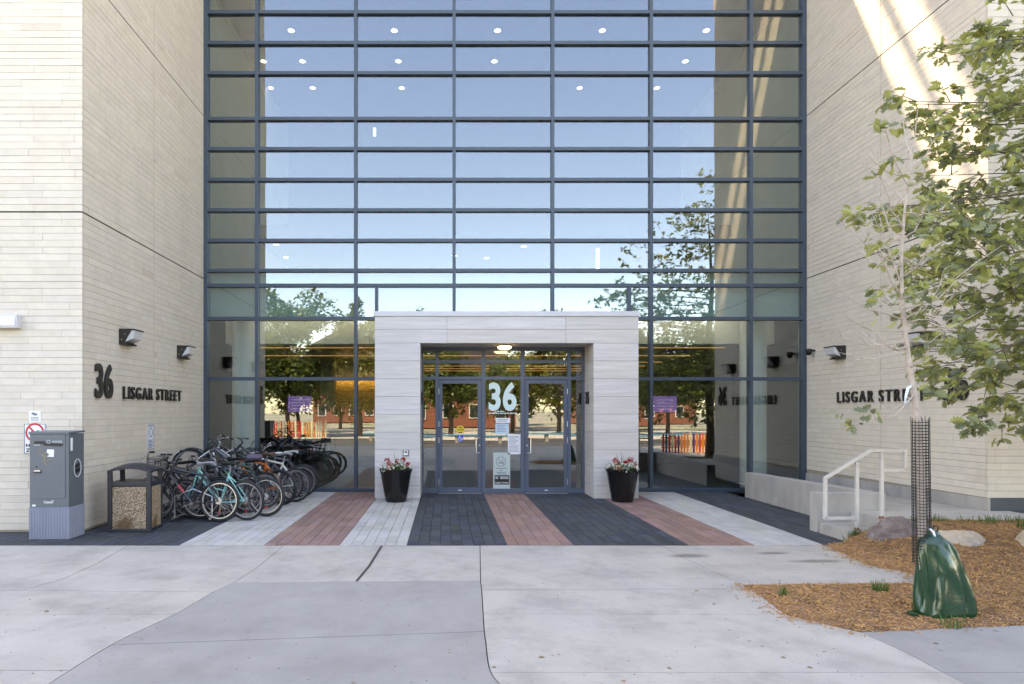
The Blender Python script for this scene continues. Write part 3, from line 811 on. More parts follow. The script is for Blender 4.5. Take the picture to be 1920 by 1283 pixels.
b = MB(); b.box(-.055,.055,-.028,0,0,.125); b.build('backplate', BLACK, t, bevel=.004)
b = MB(); b.box(-.044,.044,-.036,-.028,.012,.115); b.build('face', WHITE, t, bevel=.004)
b = MB(); b.box(-.024,.024,-.040,-.036,.068,.095); b.build('reader', BLACK, t)

# wall signs on the left wing
def wsign(x0, x1, z0, z1, label, draw):
    t = empty('wall_sign', ((x0+x1)/2, CORNER-.004, z0), 0, label, 'sign')
    b = MB(); b.box(-(x1-x0)/2, (x1-x0)/2, -.004, .004, 0, z1-z0); b.build('plate', WHITE, t)
    draw(t, x1-x0, z1-z0); return t
def cam_sign(t, w, h):
    b = MB(); b.obox((0,-.006,h*.74), (.032,0,-.008), (0,.002,0), (.004,0,.014)); b.obox((-.035,-.006,h*.78), (.012,0,.0), (0,.002,0), (0,0,.01)); b.box(-.004,.004,-.008,-.004,h*.58,h*.74)
    for q in range(3):
        u = -w*.34
        while u < w*.34: b.box(u, u+.012, -.006, -.004, h*(.40-.13*q), h*(.46-.13*q)); u += .017
    b.build('symbol', INK, t)
wsign(X(55,CORNER), X(77,CORNER), Z(792,CORNER), Z(771,CORNER), 'small white camera notice plate above the mailbox', cam_sign)
REDP = mat('sign_red', (.55,.02,.03), .5)
def no_sign(t, w, h):
    b = MB(); r_ = w*.40; b.torus((0,-.006,h*.71), r_, .014, 36, 6, .3); b.obox((0,-.006,h*.71), (-r_*.7,0,r_*.7), (0,.003,0), (.008,0,.008)); b.build('ring', REDP, t)
    b = MB(); b.obox((.01,-.005,h*.70), (.07,0,.0), (0,.002,0), (0,0,.018)); b.tube([(-.05,-.005,h*.76),(.0,-.005,h*.73),(.06,-.005,h*.78)], .010, 5); b.build('symbol', INK, t)
    b = MB(); write('NO', None, (-w*.42,-.004,h*.23), FR_FRONT, h*.105, w*.40, INK, .003, .03, gap=.15, joined=b); write('ZONE', None, (-w*.42,-.004,h*.06), FR_FRONT, h*.12, w*.84, INK, .003, .03, gap=.15, joined=b)
    b.build('lettering', BLACK, t)
    b = MB()
    for bx in ((-w/2,w/2,0,.008),(-w/2,w/2,h-.008,h),(-w/2,-w/2+.008,.008,h-.008),(w/2-.008,w/2,.008,h-.008)): b.box(bx[0],bx[1],-.0065,-.004,bx[2],bx[3])
    b.build('border', INK, t)
wsign(X(46,CORNER), X(86,CORNER), Z(851,CORNER), Z(795,CORNER), 'white sign with red prohibition ring half hidden by the mailbox', no_sign)
yy = (CAMY + 452*14/(835-276), CAMY + 452*14/(835-287.5))
t = empty('notice_plate', (WL+.004, (yy[0]+yy[1])/2, 1.09), 0, 'narrow white and blue notice plate on the stone wall beside the bicycles', 'sign')
w = yy[1]-yy[0]
b = MB(); b.box(-.004,.006,-w/2,w/2,0,.44); b.build('plate', PAPER, t)
b = MB()
for i in range(28):
    a = 2*PI*i/28; c_, s_ = math.cos(a), math.sin(a); b.obox((.008, c_*.06, .30+s_*.08), (.002,0,0), (0,-s_*.009,c_*.009), (0,c_*.006,s_*.006))
for q in range(6): b.box(.006,.009,-w*.36,w*.36*(.6+.4*(q%2)),.03+q*.025,.042+q*.025)
b.box(.006,.009,-w*.36,w*.36,.405,.42)
for bx in ((-w/2,w/2,0,.008),(-w/2,w/2,.432,.44),(-w/2,-w/2+.008,.008,.432),(w/2-.008,w/2,.008,.432)): b.box(.006,.009,*bx)
b.build('print', mat('sign_blue_ink', (.06,.12,.26), .6), t)

# wall pack lamps, security camera
LENS = mat('prismatic_lens', (.55,.56,.56), .25, var=.1, scale=40)
def wall_pack(x, y, z, s, label):            # s = direction it sticks out
    t = empty('wall_pack_lamp', (x, y, z), 0, label, 'lamp', 'wall pack lamps')
    fr = lambda u, v, w: (s*u, w, v)
    b = MB(); b.prism([(0,-.125),(.045,-.125),(.20,-.13),(.215,-.105),(.10,-.105),(.09,-.10),(.245,.10),(.265,.12),(.045,.125),(0,.125)], -.16, .16, fr) if False else b.prism([(0,-.13),(.13,-.13),(.145,-.11),(.09,-.09),(.20,.10),(.265,.105),(.26,.125),(.04,.13),(0,.13)], -.16, .16, fr)
    b.build('housing', DARKMETAL, t, bevel=.004)
    b = MB(); b.prism([(.095,-.085),(.225,-.03),(.25,.10),(.20,.098)], -.145, .145, fr); b.build('lens', LENS, t)
    for q in (-.05, .04):
        b = MB(); b.lathe([(.008,-.164),(.008,-.16)], 8, (s*(.075+q*.6), 0, q), 'y'); b.build('screw', STEEL, t)
wall_pack(WL+.0, -3.50, 2.99, 1, 'dark wedge wall lamp above the number 36 near the mailbox')
wall_pack(WL+.0, -1.27, 2.95, 1, 'dark wedge wall lamp above the bicycles beside the glass front')
wall_pack(WR-.0, -1.25, 2.95, -1, 'dark wedge wall lamp on the stone wall behind the sapling twigs')
wall_pack(WR-.0, -3.48, 2.95, -1, 'dark wedge wall lamp hidden behind the leafy tree crown')
t = empty('security_camera', (WR, -.35, 3.02), 0, 'small black dome camera on the stone wall beside the glass front', 'camera')
b = MB(); b.tube([(0,0,.06),(-.10,0,.06)], .02, 8); b.lathe([(.06,.02),(.075,.05),(.07,.09),(.02,.10)], 16, (-.13,0,0)); b.build('mount', BLACK, t, smooth=True)
b = MB(); b.lathe([(.005,-.05),(.035,-.04),(.055,-.01),(.06,.02)], 16, (-.13,0,0)); b.build('dome', BLACKG, t, smooth=True)
t = empty('wall_light', (X(12,CORNER), CORNER, 2.98), 0, 'long white box lamp with frosted lens on the front stone wall', 'lamp')
b = MB(); b.box(-.22,.22,-.10,0,0,.20); b.build('housing', mat('pale_grey_housing', (.55,.55,.55), .5), t, bevel=.008)
b = MB(); b.box(-.195,.195,-.115,-.10,.03,.165); b.build('lens', mat('frosted_lens', (.72,.73,.76), .35), t, bevel=.006)

# ================================================================== MAILBOX
mb = empty('mailbox', (X(91,-5.25)+.0, -5.05, 0), R(1), 'slate grey steel relay mailbox on a corrugated base by the stone corner', 'mailbox')
W2, D2 = .268, .19
b = MB(); b.box(-W2, W2, -D2, D2, .445, 1.455); body = b.build('body', BOXG, mb, bevel=.006)
b = MB(); b.prism([(-D2-.012,1.455),(D2+.012,1.47),(D2+.012,1.495),(-D2-.012,1.485)], -W2-.01, W2+.01, lambda u,v,w: (w,u,v)); b.build('lid', BOXG, mb, bevel=.004)
b = MB(); n = 14
pr = []
for i in range(n*4):
    u = -W2-.004 + (2*W2+.008)*i/(n*4); pr.append((u, -D2-.008 - (.008 if (i//2) % 2 else 0)))
pr += [(W2+.012,-D2-.008)]
for i in range(n*3):
    u = -D2 + (2*D2)*i/(n*3); pr.append((W2+.006 + (.007 if (i//2) % 2 else 0), u))
pr += [(W2+.006,D2+.004),(-W2-.006,D2+.004)]
b.prism(pr, .005, .445); b.build('corrugated_base', BOXL, mb, tri=True)
MS = 8.9/F/4.75                                # crop pixel to metres on the box front
def mx(c): return (c-431)*MS
def mz(c): return 1.765 - (760 + c/4.75 - 772)*8.75/F
f0 = -D2-.0005
b = MB(); b.box(mx(290), mx(572), f0-.007, f0, mz(832), mz(262)); md = b.build('door', BOXG, mb, bevel=.003)
b = MB(); b.box(mx(305), mx(364), f0-.022, f0-.007, mz(602), mz(578)); b.build('latch', BLACK, md); b = MB(); b.box(mx(308), mx(362), f0-.024, f0-.012, mz(590), mz(578)); b.build('latch_lip', STEEL, md)
b = MB(); b.lathe([(.012,-.003),(.012,0)], 12, (mx(325), f0-.007, mz(547)), 'y'); b.build('keyhole', BLACK, md)
b = MB()
fx = lambda u,v,w: (u, w, v)
b.prism([(mx(297),mz(348)),(mx(310),mz(320)),(mx(392),mz(320)),(mx(402),mz(334)),(mx(562),mz(344)),(mx(542),mz(368)),(mx(388),mz(362)),(mx(384),mz(348))], f0-.009, f0-.007, fx); b.build('slot_patch', BLACK, md, tri=True)
b = MB(); write('POSTES', None, (mx(465), f0-.008, mz(334)), FR_FRONT, .026, mx(545)-mx(465), WHITE, .002, .02, gap=.2, joined=b); b.build('lettering', mat('pale_print', (.55,.58,.60), .5), md); b = MB(); write('POST', None, (mx(302), f0-.008, mz(362)), FR_FRONT, .022, mx(357)-mx(302), WHITE, .002, .02, gap=.2, joined=b)
b.build('lettering', bpy.data.materials['pale_print'], md); b = MB(); b.torus((mx(428), f0-.009, mz(326)), .022, .003, 20, 5, .4); b.build('emblem', bpy.data.materials['pale_print'], md)
b = MB(); b.prism([(mx(412),mz(458)),(mx(436),mz(440)),(mx(412),mz(420)),(mx(416),mz(393)),(mx(475),mz(395)),(mx(474),mz(461))], f0-.009, f0-.007, fx); b.build('torn_sticker', WHITE, md, tri=True)
b = MB()
for l in ([(340,395),(352,420),(372,402),(384,440),(405,545)],[(345,430),(400,470),(440,440)],[(384,475),(400,530),(425,490),(465,470)],[(375,440),(395,465),(400,420)]):
    b.tube([(mx(a), f0-.0075, mz(c)) for a, c in l], .0028, 4)
b.build('scrawl', mat('orange_scrawl', (.45,.30,.12), .7), md)
b = MB(); write('Canada', None, (mx(385), f0, mz(874)), FR_FRONT, .034, mx(462)-mx(385), WHITE, .002, .01, gap=.05, joined=b)
b.box(mx(462),mx(468),f0-.003,f0,mz(862),mz(848)); b.build('wordmark', WHITE, mb)
b = MB(); b.box(mx(284),mx(314),f0-.002,f0,mz(902),mz(886)); b.build('asset_tag', PAPER, mb)
b = MB(); b.box(W2,W2+.012,-.155,-.11,1.22,1.40); b.build('side_bracket', WHITE, mb, bevel=.008)
b = MB()
for i in range(36):
    a = 2*PI*i/36; b.obox((W2+.003, .02+math.cos(a)*.085, .97+math.sin(a)*.125), (.002,0,0), (0,-math.sin(a)*.010,math.cos(a)*.013), (0,math.cos(a)*.005,math.sin(a)*.005))
em = b.build('side_emblem', WHITE, mb)
b = MB(); b.obox((W2+.003,.02,1.005), (.002,0,0), (0,.05,.012), (0,0,.026)); b.obox((W2+.003,.02,.935), (.002,0,0), (0,.055,.012), (0,0,.028)); b.build('emblem_bars', BLACK, em)

# ================================================================== LITTER BIN
def pebble():
    m = bpy.data.materials.new('pebble_aggregate'); m.use_nodes = True; N = m.node_tree.nodes; L = m.node_tree.links; bs = N['Principled BSDF']
    tc = N.new('ShaderNodeTexCoord'); vo = N.new('ShaderNodeTexVoronoi'); vo.inputs['Scale'].default_value = 95; L.new(tc.outputs['Object'], vo.inputs['Vector'])
    cr = N.new('ShaderNodeValToRGB'); e_ = cr.color_ramp.elements; e_[0].color = (.08,.055,.03,1); e_[1].color = (.66,.52,.36,1); e_.new(.22).color = (.24,.16,.09,1); e_.new(.5).color = (.46,.33,.21,1)
    sp = N.new('ShaderNodeSeparateColor'); L.new(vo.outputs['Color'], sp.inputs[0]); L.new(sp.outputs[0], cr.inputs[0])
    mr = N.new('ShaderNodeMapRange'); mr.inputs[1].default_value = .3; mr.inputs[2].default_value = .62; mr.inputs[3].default_value = 1; mr.inputs[4].default_value = .5; L.new(vo.outputs['Distance'], mr.inputs[0])
    # rusty run near the foot of the panel
    sx = N.new('ShaderNodeSeparateXYZ'); L.new(tc.outputs['Object'], sx.inputs[0])
    v1 = N.new('ShaderNodeVectorMath'); v1.operation = 'DISTANCE'; L.new(tc.outputs['Object'], v1.inputs[0]); v1.inputs[1].default_value = (-.06,-.31,.10)
    nz = N.new('ShaderNodeTexNoise'); nz.inputs['Scale'].default_value = 14; L.new(tc.outputs['Object'], nz.inputs['Vector'])
    ad = N.new('ShaderNodeMath'); ad.operation = 'MULTIPLY_ADD'; ad.inputs[1].default_value = .16; L.new(nz.outputs['Fac'], ad.inputs[0]); L.new(v1.outputs['Value'], ad.inputs[2])
    st = N.new('ShaderNodeMapRange'); st.inputs[1].default_value = .15; st.inputs[2].default_value = .24; st.inputs[3].default_value = .85; st.inputs[4].default_value = 0; L.new(ad.outputs[0], st.inputs[0])
    mu = N.new('ShaderNodeMix'); mu.data_type = 'RGBA'; mu.blend_type = 'MULTIPLY'; mu.inputs[0].default_value = 1; L.new(cr.outputs[0], mu.inputs[6])
    cb = N.new('ShaderNodeCombineColor'); [L.new(mr.outputs[0], cb.inputs[i]) for i in range(3)]; L.new(cb.outputs[0], mu.inputs[7])
    m2 = N.new('ShaderNodeMix'); m2.data_type = 'RGBA'; L.new(st.outputs[0], m2.inputs[0]); L.new(mu.outputs[2], m2.inputs[6]); m2.inputs[7].default_value = (.10,.05,.012,1)
    L.new(m2.outputs[2], bs.inputs['Base Color']); bs.inputs['Roughness'].default_value = .75
    bp = N.new('ShaderNodeBump'); bp.invert = True; bp.inputs['Strength'].default_value = .6; bp.inputs['Distance'].default_value = .01; L.new(vo.outputs['Distance'], bp.inputs['Height']); L.new(bp.outputs[0], bs.inputs['Normal'])
    return m
PEBBLE = pebble()
bn = empty('litter_bin', (-4.635, -4.50, 0), R(2), 'black domed litter bin with pebble aggregate panels beside the bicycles', 'bin')
h = .30; bn.scale = (1.05, .72, 1)
BINB = mat('bin_black', (.022,.025,.032), .38, var=.15, scale=8)
b = MB(); b.box(-h,h,-h,h,.004,.045); b.build('base', BINB, bn, bevel=.008)
for sx in (-1,1):
    for sy in (-1,1):
        b = MB(); b.box(sx*h-(.062 if sx>0 else 0), sx*h+(.062 if sx<0 else 0), sy*h-(.062 if sy>0 else 0), sy*h+(.062 if sy<0 else 0), .045, .90)
        b.build('corner_post', BINB, bn, bevel=.012)
b = MB(); q = h-.012; b.box(-q,q,-q,q,.665,.735); b.build('rim', BINB, bn, bevel=.012)
b = MB(); q = h-.03; b.box(-q,q,-q,q,.045,.663); b.build('inner_body', BLACK, bn)
for k in range(4):
    b = MB(); b.box(-h+.07,h-.07,-h+.012,-h+.03,.05,.66); b.build('pebble_panel', PEBBLE, bn, rot=(0,0,k*PI/2))
def dome():
    b = MB(); n = 13; v = []
    hh = lambda x: .90 + .115*(1-(x/h)**2)**.8 if abs(x) < h else .90
    for i in range(n):
        for j in range(n):
            x, y = -h+2*h*i/(n-1), -h+2*h*j/(n-1)
            v.append((x, y, .895+.085*(1-(x/h)**2)**.9*(.75+.25*(1-(y/h)**2)) + .02*(1-(y/h)**2)))
    v2 = [(p[0],p[1],p[2]-.035) for p in v]
    N_ = n*n; f = []
    for i in range(n-1):
        for j in range(n-1):
            a = i*n+j; f.append((a,a+n,a+n+1,a+1)); f.append((N_+a,N_+a+1,N_+a+n+1,N_+a+n))
    for i in range(n-1):
        f += [(i*n, N_+i*n, N_+(i+1)*n, (i+1)*n)[::-1], (i*n+n-1, (i+1)*n+n-1, N_+(i+1)*n+n-1, N_+i*n+n-1)[::-1], (i, i+1, N_+i+1, N_+i)[::-1], ((n-1)*n+i, N_+(n-1)*n+i, N_+(n-1)*n+i+1, (n-1)*n+i+1)[::-1]]
    b.add(v + v2, f); return b
dome().build('domed_lid', BINB, bn, smooth=True)

# ================================================================== BICYCLES
RUB = mat('tyre_rubber', (.016,.016,.017), .7, var=.2, scale=20)
RIMS = mat('alloy_rim', (.55,.55,.56), .3, .8); RIMB = mat('black_rim', (.03,.03,.032), .35, .3)
SPOKE = mat('spoke_steel', (.42,.42,.43), .35, .8)
CHROME = mat('crank_metal', (.42,.42,.42), .32, .8)
def paint(n, c, mt=.1): return mat('bike_paint_'+n, c, .28, mt, coat=.4)
PB = {'black': paint('black',(.022,.022,.024)), 'teal': paint('teal',(.20,.55,.50)), 'orange': paint('orange',(.65,.16,.02)), 'blue': paint('blue',(.02,.07,.32)), 'red': paint('red',(.40,.02,.03)),
      'white': paint('white',(.65,.66,.58)), 'silver': paint('silver',(.38,.39,.40),.6), 'green': paint('green',(.05,.10,.06)), 'purple': paint('purple',(.12,.10,.16)), 'grey': paint('grey',(.10,.11,.12))}
RW = .325
def _m(b, name, m, smooth=True):
    o = b.build(name, m, None, smooth); me = o.data; C.objects.unlink(o); bpy.data.objects.remove(o); return me
wheel_meshes = {}
b = MB(); b.torus((0,0,0), RW-.022, .022, 40, 8); TYRE = _m(b, 'tyre', RUB)
b = MB(); b.torus((0,0,0), RW-.027, .028, 40, 8); TYREF = _m(b, 'tyre', RUB)
RIMME = {}
for k, m in (('s', RIMS), ('b', RIMB)):
    b = MB(); b.torus((0,0,0), RW-.052, .013, 40, 6, .9); RIMME[k] = _m(b, 'rim', m)
b = MB()
for i in range(28):
    a = 2*PI*i/28; off = (.35 if (i//2) % 2 else -.35); s_ = 1 if i % 2 else -1
    b.tube([(.022*math.cos(a+off), s_*.028, .022*math.sin(a+off)), ((RW-.06)*math.cos(a), s_*.004, (RW-.06)*math.sin(a))], .0014, 3, False)
SPK = _m(b, 'spokes', SPOKE, False)
b = MB(); b.lathe([(.02,-.055),(.024,-.03),(.014,-.024),(.014,.024),(.024,.03),(.02,.055)], 12, axis='y'); HUB = _m(b, 'hub', CHROME)
b = MB()
for i in range(24):
    a = 2*PI*i/24; b.obox((.052*math.cos(a), .036, .052*math.sin(a)), (.004,0,0), (0,.003,0), (0,0,.004))
b.lathe([(.05,.028),(.05,.045)], 20, axis='y'); CASS = _m(b, 'sprocket', CHROME)
def wheel(bike, x, z, rk, fat, rear):
    w = link('wheel', RIMME[rk], bike, (x, 0, z), (0, random.uniform(0, 6), 0))
    link('tyre', TYREF if fat else TYRE, w); link('spokes', SPK, w); link('hub', HUB, w)
    if rear: link('sprocket', CASS, w)
    return w
def bicycle(loc, heading, lean, pitch, col, label, style='diamond', rim='s', fat=False, saddle=None, bar='flat', extras=(), accent=None, sc=1.0):
    root = empty('bicycle', loc, 0, label, 'bicycle', 'bicycles crowded into the rack')
    root.rotation_mode = 'QUATERNION'
    root.rotation_quaternion = Matrix.Rotation(heading, 3, 'Z').to_quaternion() @ Matrix.Rotation(lean, 3, 'X').to_quaternion() @ Matrix.Rotation(-pitch, 3, 'Y').to_quaternion()
    root.scale = (sc, sc, sc)
    m = PB[col]
    zo = 0
    rh = (0, 0, RW); fh = (1.03, 0, RW); bb = (.435, 0, .275); st = (.27, 0, .72); ht = (.775, 0, .845); hb = (.815, 0, .715)
    b = MB(); t = .0205
    if style == 'step':
        b.tube([hb, (.62,0,.47), (.47,0,.33), bb], .023, 8); b.tube([(.79,0,.79), (.55,0,.50), (.36,0,.47)], .014, 8)
    else:
        b.tube([(.78,0,.82), st], t, 8); b.tube([hb, bb], .025, 8)
    b.tube([bb, st, (.262,0,.76)], t, 8); b.tube([ht, hb], .023, 8)
    for s_ in (-1, 1):
        b.tube([(bb[0],s_*.03,bb[2]), (.2,s_*.045,.30), (0,s_*.062,RW)], .0125, 6); b.tube([(st[0],s_*.012,st[2]-.02), (.18,s_*.045,.60), (0,s_*.062,RW)], .0105, 6)
    b.tube([(bb[0],-.05,bb[2]),(bb[0],.05,bb[2])], .024, 10)
    fr = b.build('frame', m, root, smooth=True)
    if accent:
        b = MB(); p0, p1 = Vector(hb), Vector(bb); b.tube([p0.lerp(p1,.35), p0.lerp(p1,.62)], .0262, 8); b.build('frame_decal', PB[accent], fr, smooth=True)
    b = MB()
    for s_ in (-1, 1): b.tube([(.822,s_*.05,.70), (.87,s_*.056,.55), fh[:1]+(s_*.058,)+fh[2:]], [.015,.013,.009], 6)
    b.tube([(.822,-.055,.70),(.822,.055,.70)], .016, 6); b.build('fork', PB['black'] if col not in ('red','teal') else m, root, smooth=True)
    wheel(root, 0, RW, rim, fat, True); wheel(root, 1.03, RW, rim, fat, False)
    b = MB(); b.tube([(.262,0,.72),(.235,0,.875)], .0135, 8); b.build('seat_post', CHROME if col != 'black' else PB['black'], root, smooth=True)
    b = MB(); prof = [(-.13,.075,0),(-.10,.085,.012),(-.03,.075,.01),(.05,.035,0),(.14,.02,-.005),(.155,.008,-.01)]; v = []; n = 8
    for (x, w, dz_) in prof:
        for k in range(n):
            a = 2*PI*k/n; v.append((.235+x, w*math.cos(a), .905+dz_+.024*math.sin(a)+(.008 if abs(math.cos(a)) > .7 else 0)))
    f = [(i*n+k, i*n+(k+1)%n, (i+1)*n+(k+1)%n, (i+1)*n+k) for i in range(len(prof)-1) for k in range(n)] + [tuple(range(n))[::-1], tuple(range((len(prof)-1)*n, len(prof)*n))]
    b.add(v, f); b.build('saddle', saddle or BLACK, root, smooth=True)
    b = MB(); hx, hz_ = .765, .93
    b.tube([(.775,0,.84),(hx,0,hz_-.02)], .015, 8); b.tube([(hx,0,hz_-.02),(hx+.07,0,hz_)], .014, 8)
    cxh = hx+.07
    if bar == 'flat': pts = [(cxh-.05,-.29,hz_+.04),(cxh-.01,-.10,hz_+.02),(cxh,0,hz_),(cxh-.01,.10,hz_+.02),(cxh-.05,.29,hz_+.04)]
    elif bar == 'high': pts = [(cxh-.17,-.28,hz_+.13),(cxh-.08,-.24,hz_+.13),(cxh,-.10,hz_+.05),(cxh,0,hz_),(cxh,.10,hz_+.05),(cxh-.08,.24,hz_+.13),(cxh-.17,.28,hz_+.13)]
    else: pts = [(cxh-.02,-.21,hz_-.12),(cxh+.07,-.21,hz_-.08),(cxh+.08,-.21,hz_),(cxh+.01,-.20,hz_),(cxh,0,hz_),(cxh+.01,.20,hz_),(cxh+.08,.21,hz_),(cxh+.07,.21,hz_-.08),(cxh-.02,.21,hz_-.12)]
    b.tube(pts, .0115, 8); hbm = b.build('handlebar', CHROME if bar == 'high' else PB['black'], root, smooth=True)
    for s_ in (0, -1):
        p, q = Vector(pts[s_]), Vector(pts[1 if s_ == 0 else -2])
        b = MB(); b.tube([p, p.lerp(q, .48 if bar == 'flat' else .9)], .0165, 8); b.build('grip', BLACK, hbm, smooth=True)
        b = MB(); r_ = p.lerp(q, .6); b.tube([r_, r_+Vector((.05,0,-.02)), r_+(p-r_)*.7+Vector((.07,0,-.04))], .006, 5); b.build('brake_lever', CHROME, hbm)
    b = MB()
    for s_ in (-1,1): b.tube([Vector(pts[1 if s_<0 else -2])+Vector((.02,0,0)), (cxh+.12,s_*.06,hz_-.02), (cxh+.05,s_*.03,.78), (.80,s_*.03,.62)], .003, 4)
    b.build('cable', BLACK, root)
    b = MB(); b.lathe([(.082,-.054),(.082,-.050)], 26, (bb[0],0,bb[2]), 'y'); b.lathe([(.03,-.06),(.03,.06)], 12, (bb[0],0,bb[2]), 'y')
    a = random.uniform(0, 6.28); ca, sa = .165*math.cos(a), .165*math.sin(a)
    b.tube([(bb[0],-.065,bb[2]),(bb[0]+ca,-.075,bb[2]+sa)], .010, 6); b.tube([(bb[0],.065,bb[2]),(bb[0]-ca,.075,bb[2]-sa)], .010, 6)
    ck = b.build('crank', CHROME, root)
    for s_ in (-1,1):
        b = MB(); p = Vector((bb[0]-s_*ca, s_*.12, bb[2]-s_*sa)); b.obox(p, (.042,0,0), (0,.04,0), (0,0,.011)); b.build('pedal', BLACK, ck)
    b = MB()
    for (p, q) in (((bb[0],-.052,bb[2]+.08),(0,-.04,RW+.05)), ((bb[0],-.052,bb[2]-.08),(0,-.04,RW-.05))): b.tube([p,q], .004, 4)
    b.build('chain', CHROME, root)
    b = MB(); b.box(-.012+.0,.012,-.010,.010,RW-.20,RW-.15); b.build('reflector', PB['red'], root)
    if 'fender' in extras:
        for cx0 in (0, 1.03):
            b = MB(); pts_ = [(cx0+(RW+.02)*math.cos(a_), 0, RW+(RW+.02)*math.sin(a_)) for a_ in [R(20+k*14) for k in range(12)]]
            for p, q in zip(pts_, pts_[1:]):
                b.add([(p[0],-.028,p[2]),(p[0],.028,p[2]),(q[0],.028,q[2]),(q[0],-.028,q[2])], [(0,1,2,3)])
            b.build('fender', PB['black'], root, smooth=True)
    if 'basket' in extras:
        b = MB()
        for k in range(9):
            t_ = -.15+k*.0375
            b.tube([(.90,t_,.98),(.90,t_,.78),(1.10,t_,.78),(1.13,t_,.98)], .0025, 4)
            u_ = .90+k*.026
            b.tube([(u_,-.15,.98),(u_,-.15,.78),(u_,.15,.78),(u_,.15,.98)], .0025, 4)
        for z_ in (.80,.86,.92,.98): b.tube([(.90,-.15,z_),(1.12,-.15,z_),(1.12,.15,z_),(.90,.15,z_),(.90,-.15,z_)], .003, 4)
        b.build('basket', BLACK, root)
    if 'rack' in extras:
        b = MB()
        for s_ in (-.05,0,.05): b.tube([(.18,s_,.70),(-.22,s_,.70)], .005, 5)
        for s_ in (-1,1): b.tube([(-.1,s_*.05,.70),(0,s_*.07,RW)], .005, 5)
        b.build('luggage_rack', BLACK, root)
    if 'bag' in extras:
        b = MB(); b.box(.10,.36,-.05,.05,.94,1.02); b.build('saddle_cover', mat('plum_cover', (.10,.08,.12), .8), root, bevel=.03)
    return root
GREYS = mat('grey_saddle', (.30,.31,.33), .5); BROWNS = mat('brown_saddle', (.10,.05,.03), .6); WHITES = mat('white_saddle', (.6,.6,.6), .5)
# rear wheel contact points; front wheels point to the stone wall
spec = [
 # x, d, heading(deg), lean, pitch, colour, extras...
 (-3.62,10.15,176, 4, 0,'black','black mountain bicycle with red decal, outermost of the row by the bin', dict(accent='red', saddle=GREYS, extras=())),
 (-3.22,10.28,168,-5, 0,'teal','mint green step-through bicycle with black tyres beside the black mountain bicycle', dict(style='step', bar='high', rim='s')),
 (-3.02,10.66,172, 5, 0,'black','black bicycle with fat tyres and plum saddle cover behind the mint bicycle', dict(fat=True, extras=('bag',))),
 (-3.75,10.62,182,-3, 0,'black','black bicycle with wire front basket between the bin and the rack', dict(bar='high', extras=('basket','fender'))),
 (-3.45,11.05,174, 6, 0,'grey','charcoal bicycle with flat handlebar pushed deep into the rack', dict(bar='flat', rim='s')),
 (-3.78,11.35,180,-2, 27,'grey','grey bicycle with its front wheel lifted high in the rack', dict(rim='s', extras=('fender',))),
 (-3.30,11.50,170, 5, 0,'green','dark green city bicycle with rear rack', dict(extras=('rack','fender'), bar='high')),
 (-3.08,11.95,163,-6, 0,'orange','bright orange framed bicycle with brown saddle', dict(saddle=BROWNS, rim='b', fat=True, sc=1.06)),
 (-3.62,12.15,180, 3, 27,'black','black bicycle raised in the upper rack tray near the glass', dict(rim='s', extras=('fender',))),
 (-2.93,12.35,168, 4, 0,'white','cream white framed bicycle with grey saddle', dict(saddle=GREYS, rim='s')),
 (-3.12,12.62,172,-4, 0,'grey','charcoal diamond frame bicycle with white saddle near the glass', dict(saddle=WHITES, bar='flat', rim='s')),
 (-3.55,12.75,182, 2, 0,'silver','silver bicycle with drop handlebar near the glass', dict(bar='drop', saddle=WHITES)),
 (-2.96,13.02,174, 5, 0,'black','plain black bicycle with white saddle second from the glass front', dict(rim='s', bar='high', saddle=WHITES)),
 (-4.02,10.42,186, 8, 0,'black','black bicycle with high chrome handlebar standing closest behind the bin', dict(bar='high', extras=('fender',), rim='s')),
 (-3.95,10.95,178,-7, 0,'black','black bicycle with drop handlebar tucked against the stone wall', dict(bar='drop', rim='b')),
 (-3.92,11.75,184, 7, 27,'silver','silver bicycle with front wheel lifted beside the grey one', dict(bar='high', rim='b')),
 (-2.98,13.36,178,-3, 0,'black','black bicycle with wire basket parked nearest the glass front', dict(rim='s', bar='high', extras=('basket',))),
]
for (x, d, hd, ln, pi_, col, lab, kw) in spec:
    bicycle((x, CAMY+d, .004), R(hd), R(ln), R(pi_), col, lab, **({'sc': 1.02} | kw))
# rack the bicycles stand in
rk = empty('bike_rack', (-4.2, -2.2, 0), 0, 'low galvanised steel rack holding the crowded bicycles', 'bike rack')
for yy in (.25,):
    pass
b = MB(); b.tube([(-.15,-1.7,.06),(-.15,1.75,.06)], .02, 8); b.build('base_rail', CHROME, rk, smooth=True); b = MB(); b.tube([(.45,-1.7,.06),(.45,1.75,.06)], .02, 8); b.build('base_rail', CHROME, rk, smooth=True)
for k in range(10):
    y = -1.6+k*.36
    b = MB(); b.tube([(.45,y,.06),(.45,y,.40),(.15,y,.52),(-.15,y,.40),(-.15,y,.06)], .012, 6); b.build('hoop', CHROME, rk, smooth=True)
for k in (0, 1):
    y = (-.85, -.05)[k] + .4
    b = MB(); b.tube([(-.25,y-.03,.0),(-.25,y-.03,.62),(-.10,y-.03,.45)], .014, 6); b.tube([(-.25,y+.05,.0),(-.25,y+.05,.62),(-.10,y+.05,.45)], .014, 6); b.build('upper_tray', CHROME, rk, smooth=True)
